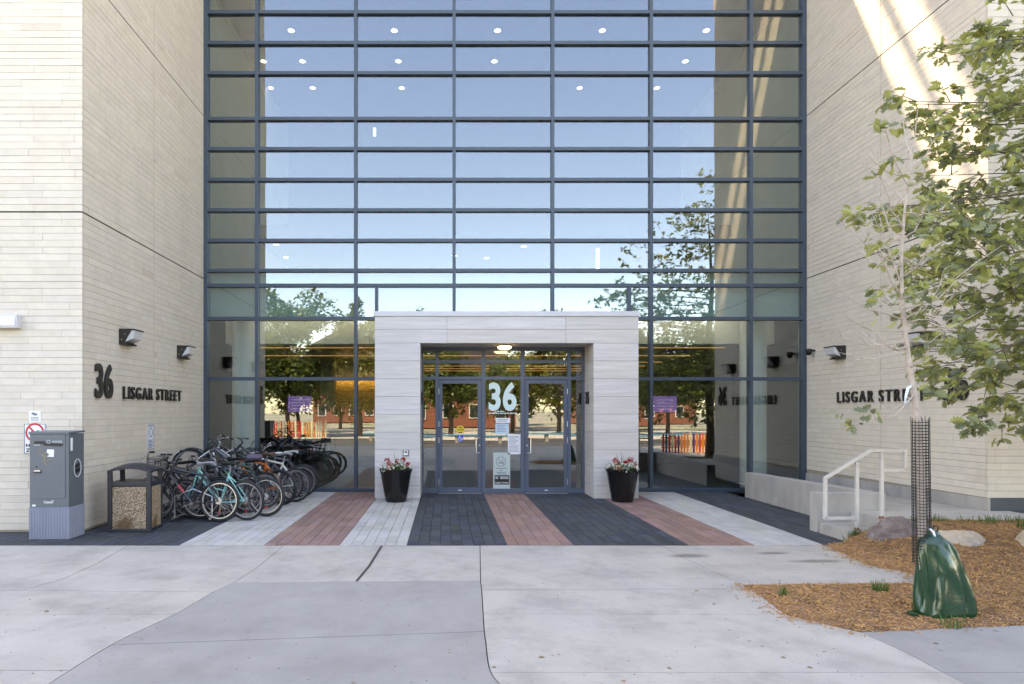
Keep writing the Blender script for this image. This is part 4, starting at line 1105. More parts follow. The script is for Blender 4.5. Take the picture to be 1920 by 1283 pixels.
# ================================================================== PLANTERS
random.seed(21)
SOIL = mat('potting_soil', (.03,.02,.015), .95)
PETR = mat('red_petals', (.33,.004,.003), .8, spec=.1, rand=.3); PETW = mat('white_petals', (.78,.76,.66), .6, rand=.08); PETO = mat('salmon_petals', (.55,.14,.08), .6, rand=.2)
PLEAF = leaf_mat('planter_leaves', (.06,.13,.03), (.13,.20,.05), .5)
SPIKE = leaf_mat('spike_grass', (.07,.10,.05), (.10,.13,.06), .5)
def disc_cluster(b, c, r, n, size):
    for _ in range(n):
        d = Vector((random.gauss(0,1), random.gauss(0,1), random.gauss(0,.7)+.3)).normalized()
        p = Vector(c) + d*r*random.uniform(.5,1)
        nrm = (d + Vector((0,-.6,.5))).normalized(); a = nrm.orthogonal().normalized(); q = nrm.cross(a)
        rot = random.uniform(0,6.28); k = 5
        ring = [p + (a*math.cos(rot+2*PI*i/10) + q*math.sin(rot+2*PI*i/10))*size*(1 if i % 2 else .45) for i in range(10)]
        b.add([p + nrm*size*.25] + ring, [(0, i+1, (i+1) % 10 + 1) for i in range(10)])
def planter(x, label, plabel):
    t = empty('planter', (x, CAMY+12.48, 0), 0, label, 'planter', 'planters flanking the entrance')
    b = MB(); b.lathe([(.195,.0),(.205,.015),(.245,.22),(.300,.555),(.318,.60),(.325,.625),(.325,.645),(.305,.645),(.298,.60)], 40); b.build('pot', BLACKG, t, smooth=True)
    b = MB(); b.lathe([(.30,.585),(.30,.60)], 30); b.build('soil', SOIL, t)
    fl = empty('bedding_flowers', (x, CAMY+12.48, .60), 0, plabel, 'flowers', 'flowers in the planters')
    lf, w, s_ = MB(), MB(), MB()
    for _ in range(420):
        a, q = random.uniform(0,6.28), math.sqrt(random.random())*.32
        p = Vector((q*math.cos(a), q*math.sin(a), random.uniform(-.01, .17)*(1-.5*(q/.32)**2)))
        d = Vector((math.cos(a), math.sin(a), random.uniform(.1,1.1))).normalized(); u = d.cross(Vector((0,0,1))).normalized()*.014; l = random.uniform(.03,.07)
        lf.add([p, p+d*l*.5+u, p+d*l, p+d*l*.5-u], [(0,1,2,3)])
    for _ in range(78):
        a, q = random.uniform(0,6.28), math.sqrt(random.random())*.33
        disc_cluster(w, (q*math.cos(a), q*math.sin(a), .17*(1-.55*(q/.3)**2)+random.uniform(-.05,.02)), .03, 5, .014)
    for (cx_, cz_) in ((-.17,.19),(.14,.20),(-.10,.12),(.24,.11),(.03,.15)):
        k_ = MB(); disc_cluster(k_, (cx_, random.uniform(-.18,.05), cz_+.02), .065, 26, .022); k_.build('red_bloom', PETR, fl)
    for (cx_, cz_) in ((-.13,.08),(-.08,.03)):
        k_ = MB(); disc_cluster(k_, (cx_, -.22, cz_), .05, 14, .018); k_.build('salmon_bloom', PETO, fl)
    for k in range(26):
        a = random.uniform(0,6.28); el_ = random.uniform(.25,1.5); L_ = random.uniform(.25,.5); d = Vector((math.cos(a)*math.cos(el_), math.sin(a)*math.cos(el_), math.sin(el_)))
        side = d.cross(Vector((0,0,1))).normalized()*.004; p0 = Vector((0,0,.02)); pts = [p0 + d*L_*t_ + Vector((0,0,-.20*L_*t_*t_*math.cos(el_))) for t_ in (0,.35,.7,1)]
        s_.add([pts[0]-side, pts[0]+side, pts[1]+side, pts[1]-side, pts[2]+side*.7, pts[2]-side*.7, pts[3]], [(0,1,2,3),(3,2,4,5),(5,4,6)])
    lf.build('foliage', PLEAF, fl); w.build('white_blooms', PETW, fl); s_.build('spike_leaves', SPIKE, fl)
planter(X(742.5, CAMY+12.48), 'glossy black tapered planter below the card reader', 'red and white bedding flowers in the planter below the card reader')
planter(X(1167, CAMY+12.48), 'glossy black tapered planter on the concrete ramp side of the portico', 'red and white bedding flowers in the planter on the ramp side')

# ================================================================== RAMP WALL, STEPS, RAIL
def gd(d): return CAMY + d
b = MB(); b.add([(6.17,gd(9.45),0),(6.37,gd(9.45),0),(6.37,-.92,0),(6.17,-.92,0),(6.17,gd(9.45),.585),(6.37,gd(9.45),.585),(6.37,-.92,.515),(6.17,-.92,.515)], [(3,2,1,0),(4,5,6,7),(0,1,5,4),(1,2,6,5),(2,3,7,6),(3,0,4,7)])
tag(b.build('ramp_wall', CONCW, bevel=.012), 'long low cast concrete ramp wall running out from the glass front', 'wall')
b = MB(); b.box(5.42, 6.42, gd(9.25), gd(9.45)-.002, 0, .575)
tag(b.build('stair_cheek_wall', CONCW, bevel=.01), 'short concrete cheek wall closing the end of the steps', 'wall')
t = empty('concrete_steps', (5.45, gd(8.55), 0), 0, 'two weathered cast concrete steps beside the brown boulder', 'steps')
b = MB(); b.box(0,.46,0,.70,-.05,.155); b.build('step', CONCW, t, bevel=.012)
b = MB(); b.box(.46,.95,0,.70,-.05,.315); b.build('step', CONCW, t, bevel=.012)
b = MB(); b.box(5.96, 6.37, gd(8.45), gd(9.25), -.2, .318); b.box(6.37, 30, gd(8.5), CORNER-.02, -.2, .312)
b.add([(6.37,CORNER-.02,.312),(WR-.03,CORNER-.02,.312),(WR-.03,-.06,.20),(6.37,-.06,.20)], [(0,1,2,3)])
tag(b.build('raised_walk', CONC), 'pale raised concrete walk along the right stone wing', None, None, 'structure')
b = MB(); b.box(WR+.3, 30, gd(8.9), CORNER-.022, .312, .318); tag(b.build('dark_walk_strip', PDARK), 'dark paved strip at the foot of the right wing', None, None, 'structure')
rl = empty('handrail', (5.57, gd(8.62), .155), 0, 'pale painted steel tube handrail with rusty feet on the concrete steps', 'handrail')
ro = -Vector((5.57, gd(8.62), .155)); ry = gd(8.62); q = .021
def rx(px): return (px-CX)*8.62/F
def rz_(py): return EYE - (py-CY)*8.62/F
top = rz_(845)
def bar(p, r_, name='post', m=GALV):
    p, r_ = Vector(p), Vector(r_); d = (r_-p); l = d.length/2; d.normalize(); u = Vector((0,1,0)); w = d.cross(u)
    b = MB(); b.obox((p+r_)/2, d*l, u*q, w*q); return b.build(name, m, rl, loc=ro, bevel=.004)
xa, xb, xc, xd, xe = rx(1547), rx(1606.5), rx(1632), rx(1653), rx(1697)
bar((xa,ry,rz_(897)), (xc,ry,top), 'top_rail'); bar((xc-.01,ry,top), (xe+q,ry,top), 'top_rail')
bar((xa,ry,rz_(974)), (xa,ry,rz_(895)), 'post'); bar((xa,ry,rz_(972)), (xb-q,ry,rz_(972)), 'lower_rail')
bar((xb,ry,.15), (xb,ry,rz_(866)), 'post'); bar((xd,ry,.31), (xd,ry,top-q), 'post')
bar((xe,ry,rz_(882)), (xe,ry,top-q), 'end_loop'); bar((xd+q,ry,rz_(882)), (xe+q,ry,rz_(882)), 'end_loop')
for x, z in ((xb,.155),(xd,.315)):
    b = MB(); b.lathe([(.045,z),(.03,z+.008),(.026,z+.035)], 12, (x,ry,0)); b.build('rusty_foot', RUST, rl, loc=ro)

# ================================================================== MULCH BED
from mathutils.geometry import intersect_point_line
mp = [gp(*p).xy for p in TONGUE] + [gp(1395,1098).xy, gp(1405,1105).xy, gp(1432,1122).xy, gp(1472,1153).xy, gp(1530,1168).xy, gp(1612,1186).xy, gp(1920,1173).xy, gp(3200,1173).xy] + [Vector((13.5, gd(8.5))), Vector((5.95, gd(8.5))), Vector((5.45, gd(8.55))), Vector((5.3, gd(8.40)))]
def inside(x, y):
    c = False; n = len(mp); j = n-1
    for i in range(n):
        if (mp[i].y > y) != (mp[j].y > y) and x < (mp[j].x-mp[i].x)*(y-mp[i].y)/(mp[j].y-mp[i].y)+mp[i].x: c = not c
        j = i
    return c
def edist(x, y):
    best = 9; p = Vector((x, y))
    for i in range(len(mp)):
        a, c = mp[i-1], mp[i]; ab = c-a; t = max(0, min(1, (p-a).dot(ab)/max(ab.length_squared, 1e-9)))
        best = min(best, (p-a-ab*t).length)
    return best
def mh(x, y):
    d = y - CAMY
    s = max(0, min(1, (d-6.9)/1.5)); s = s*s*(3-2*s)
    xr = max(0, min(1, (x-5.2)/.9))
    base = .29*s*xr
    n = noise.noise((x*2.1, y*2.1, 0))*.02 + noise.noise((x*7, y*7, 3))*.012
    e_ = edist(x, y); k = min(1, e_/.10)
    if d > 8.0: k = 1
    return .006*k + base + max(-.004, n + .018)*k
b = MB(); x0, x1, y0, y1, st = 2.8, 13.4, CAMY+4.9, CAMY+8.56, .045
nx, ny = int((x1-x0)/st), int((y1-y0)/st); idx = {}
for i in range(nx+1):
    for j in range(ny+1):
        x, y = x0+i*st, y0+j*st
        ins = inside(x, y)
        if not ins and edist(x, y) > .07: continue
        idx[i,j] = len(b.v); b.v.append((x, y, mh(x, y) if ins else -.012))
for i in range(nx):
    for j in range(ny):
        k = [(i,j),(i+1,j),(i+1,j+1),(i,j+1)]
        if all(q_ in idx for q_ in k): b.f.append([idx[q_] for q_ in k]); b.m.append(0)
tag(b.build('mulch_bed', MULCHM, smooth=True), 'rust brown mulch bed around the sapling and boulders', None, None, 'structure')
random.seed(5)
b = MB()
def chip(x, y, z):
    l, w = random.uniform(.010,.032), random.uniform(.0025,.006); a = random.uniform(0,6.28); tl = random.gauss(0,.35)
    d = Vector((math.cos(a)*math.cos(tl), math.sin(a)*math.cos(tl), math.sin(tl))); s_ = Vector((-math.sin(a), math.cos(a), random.gauss(0,.4))).normalized(); u = d.cross(s_)
    c = Vector((x, y, z+.004))
    b.add([c-d*l-s_*w*.6, c+d*l*.9-s_*w, c+d*l+s_*w*.5, c-d*l*.8+s_*w, c+u*.004], [(0,1,4),(1,2,4),(2,3,4),(3,0,4)])
cnt = 0
while cnt < 20000:
    x, y = random.uniform(2.9, 8.6), random.uniform(y0, y1)
    if (x)/(y-CAMY)*F + CX > 2060 or not inside(x, y): continue
    chip(x, y, mh(x, y)); cnt += 1
for _ in range(800):                          # strays on the slabs next to the bed
    k = random.randrange(len(TONGUE)+8); p = mp[k].lerp(mp[k+1], random.random())
    x, y = p.x - abs(random.gauss(0,.09))**1.2*1.4, p.y + random.gauss(0,.06)
    if x < 7 and not inside(x, y): chip(x, y, .001)
tag(b.build('mulch_chips', CHIP), 'loose orange brown wood chips strewn over the bed', None, None, 'stuff')
def blades(name, spots, label, hmin=.05, hmax=.13):
    b = MB()
    for (cx_, cy_, r_, n) in spots:
        for _ in range(n):
            a, q_ = random.uniform(0,6.28), r_*math.sqrt(random.random()); x, y = cx_+q_*math.cos(a)*1.0, cy_+q_*math.sin(a)*.6
            if 5.4 < x < 6.0 and gd(8.5) < y: continue
            z = max(mh(x, y) if inside(x, y) else 0, .0) ; h_ = random.uniform(hmin, hmax); t_ = random.uniform(0,6.28); l_ = random.uniform(.2,.7)*h_
            s_ = Vector((math.cos(t_+1.57), math.sin(t_+1.57), 0))*.0035; p = Vector((x,y,z-.005)); m_ = p+Vector((math.cos(t_)*l_*.4, math.sin(t_)*l_*.4, h_*.6)); e_ = p+Vector((math.cos(t_)*l_, math.sin(t_)*l_, h_))
            b.add([p-s_, p+s_, m_+s_*.8, m_-s_*.8, e_], [(0,1,2,3),(3,2,4)])
    return tag(b.build(name, GRASSM), label, None, None, 'stuff')
sp = [(6.15+.13*k+random.uniform(-.05,.05), gd(8.36)+random.uniform(-.06,.05), .13, random.choice((0,0,8,20,45,70))) for k in range(40)]
sp += [(gp(1650,1112).x, gp(1650,1112).y, .07, 70), (5.40, gd(8.50), .08, 60), (5.48, gd(8.46), .05, 40), (7.5, gd(8.05), .25, 160), (gp(1465,1122).x+.02, gp(1465,1122).y, .05, 25), (gp(1785,1178).x, gp(1785,1178).y+.02, .1, 30)]
blades('grass_tufts', sp, 'sparse green grass tufts along the raised walk and in the mulch')

# boulders
def boulder(loc, r3, seed, m, label, rz=0):
    bm = bmesh.new(); bmesh.ops.create_icosphere(bm, subdivisions=5, radius=1)
    for v in bm.verts:
        d = v.co.normalized(); n = noise.noise(d*1.1+Vector((seed,0,0)))*.30 + noise.noise(d*2.6+Vector((0,seed,0)))*.16 + noise.noise(d*7+Vector((seed,seed,0)))*.045
        v.co = d*(1+n)
    rs = random.Random(int(seed*10))
    for _ in range(16):
        pn = Vector((rs.gauss(0,1), rs.gauss(0,1), rs.gauss(.2,.8))).normalized(); lim = rs.uniform(.62,.9)
        for v in bm.verts:
            e_ = v.co.dot(pn) - lim
            if e_ > 0: v.co -= pn*e_*.92
    for v in bm.verts:
        v.co += v.co.normalized()*(noise.noise(v.co*5+Vector((seed,0,0)))*.05 + noise.noise(v.co*13)*.025 + noise.noise(v.co*30)*.012)
        v.co = Vector((v.co.x*r3[0], v.co.y*r3[1], max(v.co.z, -.4)*r3[2]))*1.15
    me = bpy.data.meshes.new('boulder'); bm.to_mesh(me); bm.free(); me.materials.append(m)
    me.polygons.foreach_set('use_smooth', [True]*len(me.polygons)); me.set_sharp_from_angle(angle=R(20))
    return tag(link('boulder', me, None, loc, (0,0,rz)), label, 'boulder', 'boulders in the mulch bed')
RK1 = mat('brown_rock', (.17,.125,.11), .85, var=.35, scale=7, bump=.9, bscale=18, bdist=.04, col2=(.30,.25,.23), c2scale=4)
RK2 = mat('tan_rock', (.48,.38,.27), .85, var=.2, scale=5, bump=.7, bscale=20, bdist=.03, col2=(.22,.20,.19), c2scale=3)
boulder((5.86, gd(8.17), .08), (.48,.22,.29), 1.3, RK1, 'jagged brown boulder at the foot of the concrete steps')
boulder((6.33, gd(7.85), .10), (.40,.24,.23), 5.1, RK2, 'smooth tan and grey boulder behind the green watering bag', R(-5))
boulder((7.16, gd(7.65), .08), (.36,.24,.22), 9.2, RK2, 'tan boulder standing outermost along the mulch bed', R(20))

# ================================================================== SAPLING WITH GUARD AND WATERING BAG
SD = 5.5
SX, SY = X(1729, gd(SD)), gd(SD)
def sp3(px, py, dd=0): 
    d = SD+dd; return Vector(((px-CX)*d/F, CAMY+d, EYE-(py-CY)*d/F))
random.seed(11)
sap = empty('sapling', (SX, SY, 0), 0, 'thin half bare sapling with pale bark standing in a mesh guard', 'tree')
slo = -Vector((SX, SY, 0))
trk = [(1731,1140),(1729,1000),(1726,880),(1720,780),(1705,687),(1692,578),(1690,486),(1696,395),(1708,316),(1717,240),(1723,188)]
b = MB(); tp = [sp3(*p) for p in trk]; tr = [.036,.032,.030,.027,.022,.017,.013,.010,.007,.004,.002]
b.tube(tp, tr, 10); b.build('trunk', BARK, sap, smooth=True, loc=slo)
def along(py):
    for (a, c) in zip(trk, trk[1:]):
        if c[1] <= py <= a[1]:
            t = (a[1]-py)/(a[1]-c[1]); return (a[0]+(c[0]-a[0])*t, py)
    return trk[-1]
def leaf_shape():                           # lobed oak leaf, length 1 along +y
    half = [(.02,0),(.05,.10),(.20,.16),(.13,.26),(.30,.40),(.17,.46),(.34,.66),(.16,.70),(.20,.86),(.07,.86),(0,1.0)]
    pts = half + [(-x, y) for x, y in half[-2::-1]]
    return [(x, y, abs(x)*.30 - .16*y*y) for x, y in pts]
LS = leaf_shape(); LN = len(LS)
def put_leaf(b, p, d, nrm, size):
    d = d.normalized(); s_ = d.cross(nrm)
    if s_.length < 1e-3: s_ = d.orthogonal()
    s_.normalize(); u = s_.cross(d)
    cv = random.uniform(.4, 1.8)
    mid = p + d*size*.45 - u*size*.05
    b.add([mid] + [p + s_*x*size + d*y*size + u*z*size*cv for x, y, z in LS], [(0, i+1, (i+1) % LN + 1) for i in range(LN)])
def leaf_spray(b, p, d, n, size=.11, spread=.9):
    d = d.normalized()
    for k in range(n):
        dd = (d*.6 + Vector((random.gauss(0,spread), random.gauss(0,spread), random.gauss(-.25,.55)))).normalized()
        nr = Vector((random.gauss(0,.75), random.gauss(-.2,.75), random.choice((1,1,1,.4)))).normalized()
        put_leaf(b, p + Vector((random.gauss(0,.03), random.gauss(0,.03), random.gauss(0,.025))), dd, nr, size*random.uniform(.65,1.2))
brs = MB(); lv = MB()
ends = [ # start height on trunk (py), end pixel, leaves at the end
 (620,1570,580,0),(600,1560,530,0),(505,1580,445,0),(500,1575,415,0),(540,1640,370,0),(560,1650,470,0),(640,1560,625,0),(660,1570,660,0),(690,1590,660,0),(740,1640,775,7),(745,1600,790,6),
 (470,1640,340,0),(450,1610,420,10),(440,1660,400,14),(430,1650,330,8),(380,1640,290,0),(350,1660,240,14),(330,1625,290,0),(600,1770,520,4),(610,1800,545,0),(580,1830,500,0),(560,1880,460,0),(640,1790,600,5),(620,1845,580,0),
 (520,1750,440,12),(480,1760,470,10),(450,1740,380,10),(400,1750,370,8),(350,1740,300,8),(310,1760,250,8),(680,1770,640,6),(560,1640,540,8),(570,1650,555,6),(530,1655,525,0),(620,1690,570,6),(590,1720,560,8),
 (650,1640,620,0),(660,1600,610,0),(470,1655,460,10),(300,1690,200,0),(420,1600,400,6),(250,1700,195,4),(480,1730,495,8),(690,1745,640,4)]
for (py, ex, ey, nl) in ends:
    s_ = along(py); p0 = sp3(*s_); dd = random.uniform(-.55,.45); p2 = sp3(ex, ey, dd)
    mid = p0.lerp(p2, .5) + Vector((0,0,-.06 - .05*random.random())) 
    L_ = (p2-p0).length; r0 = .0078 if L_ > .4 else .0055
    pts = [p0, p0.lerp(mid,.5)+Vector((random.gauss(0,.01),0,random.gauss(0,.01))), mid, mid.lerp(p2,.5)+Vector((random.gauss(0,.015),0,random.gauss(-.01,.012))), p2]
    brs.tube(pts, [r0, r0*.8, r0*.6, r0*.42, r0*.2], 5)
    for k in range(random.randint(2,5)):     # twigs
        t = random.uniform(.3,.95); i = min(3, int(t*4)); q0 = pts[i].lerp(pts[i+1], t*4-i)
        dv = (p2-p0).normalized()*.5 + Vector((random.gauss(0,.6), random.gauss(0,.6), random.gauss(.35,.5))); l_ = random.uniform(.07,.24)
        q1 = q0 + dv.normalized()*l_
        brs.tube([q0, q0.lerp(q1,.5)+Vector((0,0,.01)), q1], [r0*.4, r0*.28, .0012], 4)
        if nl and random.random() < .5: leaf_spray(lv, q1, dv, random.randint(1,3), .085)
    if nl: leaf_spray(lv, p2, p2-p0, nl, .095)
brs.build('branches', BARK, sap, smooth=True, loc=slo)
o = lv.build('leaves', LEAF, sap, loc=slo); o['kind'] = 'stuff'
RIB = mat('white_ribbon', (.62,.72,.78), .4)
b = MB(); b.tube([sp3(1712,722), sp3(1702,728,-.03), sp3(1698,745,-.03), sp3(1697,757,-.02)], [.008,.012,.010,.006], 5); b.build('ribbon', RIB, sap, loc=slo)
# mesh guard
mg = empty('trunk_guard', (SX, SY, .1), 0, 'black plastic mesh guard wrapped round the sapling trunk', 'tree guard')
b = MB(); gr = .067; NV, z0g, z1g = 16, .45, 1.68
cxg = lambda z: X(1727.5, SY) - .012*(z-.9)
for k in range(NV):
    a = 2*PI*k/NV; top_ = z1g + random.uniform(-.005,.05)
    b.tube([(cxg(z_)+gr*math.cos(a), SY+gr*math.sin(a), z_) for z_ in (z0g, .9, 1.3, top_)], .0028, 4)
zz_ = z0g
while zz_ < z1g:
    b.tube([(cxg(zz_)+gr*math.cos(2*PI*k/16), SY+gr*math.sin(2*PI*k/16), zz_) for k in range(17)], .0030, 4, False); zz_ += .026
b.build('mesh', BLACK, mg, loc=-Vector((SX,SY,.1)))
# watering bag: tall teardrop sack tied round the trunk foot
wb = empty('watering_bag', (X(1764,SY), SY, 0), 0, 'shiny green plastic watering bag slumped around the sapling foot', 'bag')
prof = [ # py, left px, right px
 (1152,1712,1812),(1140,1709,1818),(1115,1713,1817),(1085,1714,1810),(1055,1715,1801),(1030,1716,1789),(1012,1718,1777),(1003,1722,1766),(996,1730,1758),(989,1735,1754)]
b = MB(); n = 120; v = []
rings = []
for i in range(len(prof)-1):
    for k in range(8):
        t = k/8; rings.append([prof[i][j]+(prof[i+1][j]-prof[i][j])*t for j in range(3)])
rings.append(list(prof[-1]))
H = len(rings)
CREASE = [(random.uniform(.9*PI,2.1*PI), random.gauss(0,1.3), random.uniform(.05,.13), random.uniform(.08,.28), (t0_ := random.uniform(-.3,.6)), t0_ + random.uniform(.35,.9)) for _ in range(20)]
for i, (py, l, r_) in enumerate(rings):
    x0_, x1_ = X(l,SY), X(r_,SY); cx_ = (x0_+x1_)/2; rx_ = (x1_-x0_)/2*.93; ryv = rx_*.62 if i else rx_*.5; z = max(.012, EYE-(py-CY)*SD/F-.02)
    for k in range(n):
        a = 2*PI*k/n
        t = i/(H-1); m_ = 1 + .05*noise.noise((math.cos(a)*1.7, math.sin(a)*1.7, t*2.5))
        for (a0, dr, dep, wd, t0, t1) in CREASE:
            if t0 < t < t1:
                da = (a - a0 - dr*t + PI) % (2*PI) - PI; w_ = math.sin(PI*(t-t0)/(t1-t0))
                m_ += w_*dep*(-math.exp(-(da/wd)**2) + .6*math.exp(-((da-wd*1.7)/(wd*.9))**2))
        c_, s_ = math.cos(a), math.sin(a)
        e_ = .78                              # a little squarish
        px_ = rx_*math.copysign(abs(c_)**e_, c_)*m_; py_ = ryv*math.copysign(abs(s_)**e_, s_)*m_
        v.append((cx_+px_, SY+py_-.02, z))
f = [(i*n+k, i*n+(k+1)%n, (i+1)*n+(k+1)%n, (i+1)*n+k) for i in range(H-1) for k in range(n)] + [tuple(range(n))[::-1], tuple(range((H-1)*n, H*n))]
b.add(v, f); b.build('sack', BAG, wb, smooth=True, loc=-Vector((X(1764,SY),SY,0)))
b = MB(); q0 = sp3(1746,1000,-.1); b.tube([q0, sp3(1752,985,-.1), sp3(1760,988,-.1), sp3(1757,998,-.1)], .006, 6); b.build('strap', BLACK, wb, smooth=True, loc=-Vector((X(1764,SY),SY,0)))
b = MB(); b.tube([sp3(1744,992,-.11), sp3(1750,998,-.11), sp3(1753,1006,-.12)], [.008,.010,.006], 6); b.build('zip_pull', WHITE, wb, loc=-Vector((X(1764,SY),SY,0)))
b = MB(); b.tube([sp3(1712,1148,-.02), sp3(1707,1150,-.06), sp3(1720,1153,-.12)], [.02,.026,.02], 8); b.build('hem_fold', BAG, wb, smooth=True, loc=-Vector((X(1764,SY),SY,0)))

# ================================================================== LEAFY OAK WHOSE CROWN HANGS INTO VIEW
random.seed(33)
TX, TY = 8.9, -7.4
oak = empty('oak_tree', (TX, TY, 0), 0, 'broad leafy oak whose crown hangs over the raised walk by the right wing', 'tree')
olo = -Vector((TX, TY, 0))
lv = MB(); br2 = MB()
b = MB(); b.tube([(TX,TY,-.1),(TX+.05,TY,1.2),(TX-.05,TY+.05,2.6),(TX,TY,4.2),(TX+.1,TY,6.2),(TX,TY,8.4)], [.16,.13,.12,.10,.06,.01], 12); b.build('trunk', BARKD, oak, smooth=True, loc=olo)
def limb(z0_, tip, nl, r0=.03, size=.125):
    p0 = Vector((TX, TY, z0_)); p2 = Vector(tip)
    pts = [p0, p0.lerp(p2,.33)+Vector((0,0,.12)), p0.lerp(p2,.66)+Vector((random.gauss(0,.08),random.gauss(0,.08),.12)), p2]
    br2.tube(pts, [r0, r0*.65, r0*.35, r0*.1], 6)
    return pts
def twig_cluster(q0, d, n, L_=.35, size=.125):
    q1 = q0 + d.normalized()*L_
    br2.tube([q0, q0.lerp(q1,.5)+Vector((0,0,.02)), q1], [.006,.004,.0015], 4)
    leaf_spray(lv, q1, d, n, size); leaf_spray(lv, q0.lerp(q1,.55), d, max(1,n//2), size)
def oakpt(px, py, d): return Vector(((px-CX)*d/F, CAMY+d, EYE-(py-CY)*d/F))
# limbs that show in the picture: tips read from the photograph, distance from the trunk
tips = [(1668,190,6.4,3.3,9),(1690,195,6.5,3.3,10),(1770,105,6.6,4.4,12),(1740,90,6.5,4.2,6),(1800,165,6.3,4.2,12),(1850,75,6.7,4.6,12),(1880,60,6.5,4.6,8),(1720,215,6.6,3.4,12),(1760,230,6.4,3.3,12),(1820,100,6.9,4.6,10),(1830,215,6.3,3.9,14),
 (1700,240,6.7,3.2,8),(1745,285,6.5,3.0,12),(1660,395,6.3,2.9,8),(1610,395,6.4,2.8,8),(1640,410,6.5,2.8,9),(1680,300,6.6,3.0,10),(1780,300,6.6,3.2,12),(1735,330,6.5,2.8,10)]
for (px, py, d, z0_, n) in tips:
    tip = oakpt(px, py, d); pts = limb(z0_ + 1.2, tip, n, .022)
    leaf_spray(lv, tip, tip-pts[2], n, .115)
    for t in (.5,.64,.78,.9):
        q0 = pts[2].lerp(tip, max(0,(t-.5)*2)); twig_cluster(q0, Vector((random.gauss(-.3,.6), random.gauss(0,.6), random.gauss(.1,.4))), random.randint(4,8), random.uniform(.1,.28), .115)
# dense body of the crown in view: clusters fill the volume, denser towards the right
import itertools
cnt = 0
while cnt < 720:
    px, py = random.uniform(1640,2250), random.uniform(30,830)
    # left edge of the crown by height
    edge = 1850 if py < 90 else 1800 if py < 200 else 1790 if py < 330 else 1740 if py < 420 else 1712 if py < 560 else 1722 if py < 700 else 1752 if py < 760 else 1840
    if px < edge + random.gauss(0, 16): continue
    if py > 740 and px < 1990 and random.random() < .55: continue
    if py < 360 and random.random() < (.62 if px < 1880 else .35): continue
    d = random.uniform(5.9, 8.3)
    p = oakpt(px, py, d)
    if p.z < 1.55 or p.z > 8 : continue
    dv = Vector((p.x-TX, p.y-TY, random.gauss(.2,1.2))) + Vector((random.gauss(0,1.2), random.gauss(0,1.2), 0))
    twig_cluster(p, dv, random.randint(5,9), random.uniform(.12,.3), .125); cnt += 1
for k in range(22):
    d = random.uniform(6.2,7.8); tip = oakpt(random.uniform(1730,1950), random.uniform(330,760), d); limb(random.uniform(2.2,4.2), tip, 0, .028)
# rest of the crown, out of the picture but mirrored in the glass
cnt = 0
while cnt < 520:
    v3 = Vector((random.gauss(0,1), random.gauss(0,1), random.gauss(0,1))).normalized()*random.random()**.4
    p = Vector((TX+v3.x*3.4, TY+v3.y*3.0, 5.0+v3.z*3.5))
    pj = proj(p) if p.y > CAMY+1 else (9999, 0)
    if pj[0] < 2000: continue
    twig_cluster(p, v3 + Vector((0,0,.2)), random.randint(4,7), .3, .15); cnt += 1
cnt = 0
while cnt < 90:                              # leader reaching up
    z = random.uniform(6.6, 9.6); p = Vector((TX+random.gauss(0,.55)*(10.5-z)/3, TY+random.gauss(0,.5), z))
    pj = proj(p)
    if pj[0] < 1990: continue
    twig_cluster(p, Vector((random.gauss(0,1),random.gauss(0,1),.8)), 6, .25, .14); cnt += 1
br2.build('branches', BARKD, oak, smooth=True, loc=olo)
o = lv.build('crown', LEAF, oak, loc=olo)

# litter specks on the slabs
random.seed(8); b = MB()
DRY = mat('dry_leaf', (.30,.20,.10), .9)
for (px, py) in ((727,1135),(1010,1233),(1172,1275),(660,1282),(1750,1206),(930,1252),(1465,1233),(1524,1253),(1050,1036),(1250,1252),(1310,1107),(1342,1133),(82,1147)):
    p = gp(px, py, .004); leafm = MB(); put_leaf(leafm, p, Vector((random.gauss(0,1), random.gauss(0,1), 0)), Vector((0,0,1)), random.uniform(.035,.06))
    b.add(leafm.v, leafm.f)
for _ in range(130):
    p = gp(random.uniform(0,1600), random.uniform(1030,1283)**1.0, .002); s_ = random.uniform(.0015,.005)
    b.box(p.x-s_, p.x+s_, p.y-s_, p.y+s_*.8, 0, .004)
tag(b.build('ground_litter', DRY), 'scattered dry leaf bits and grit on the concrete slabs', None, None, 'stuff')
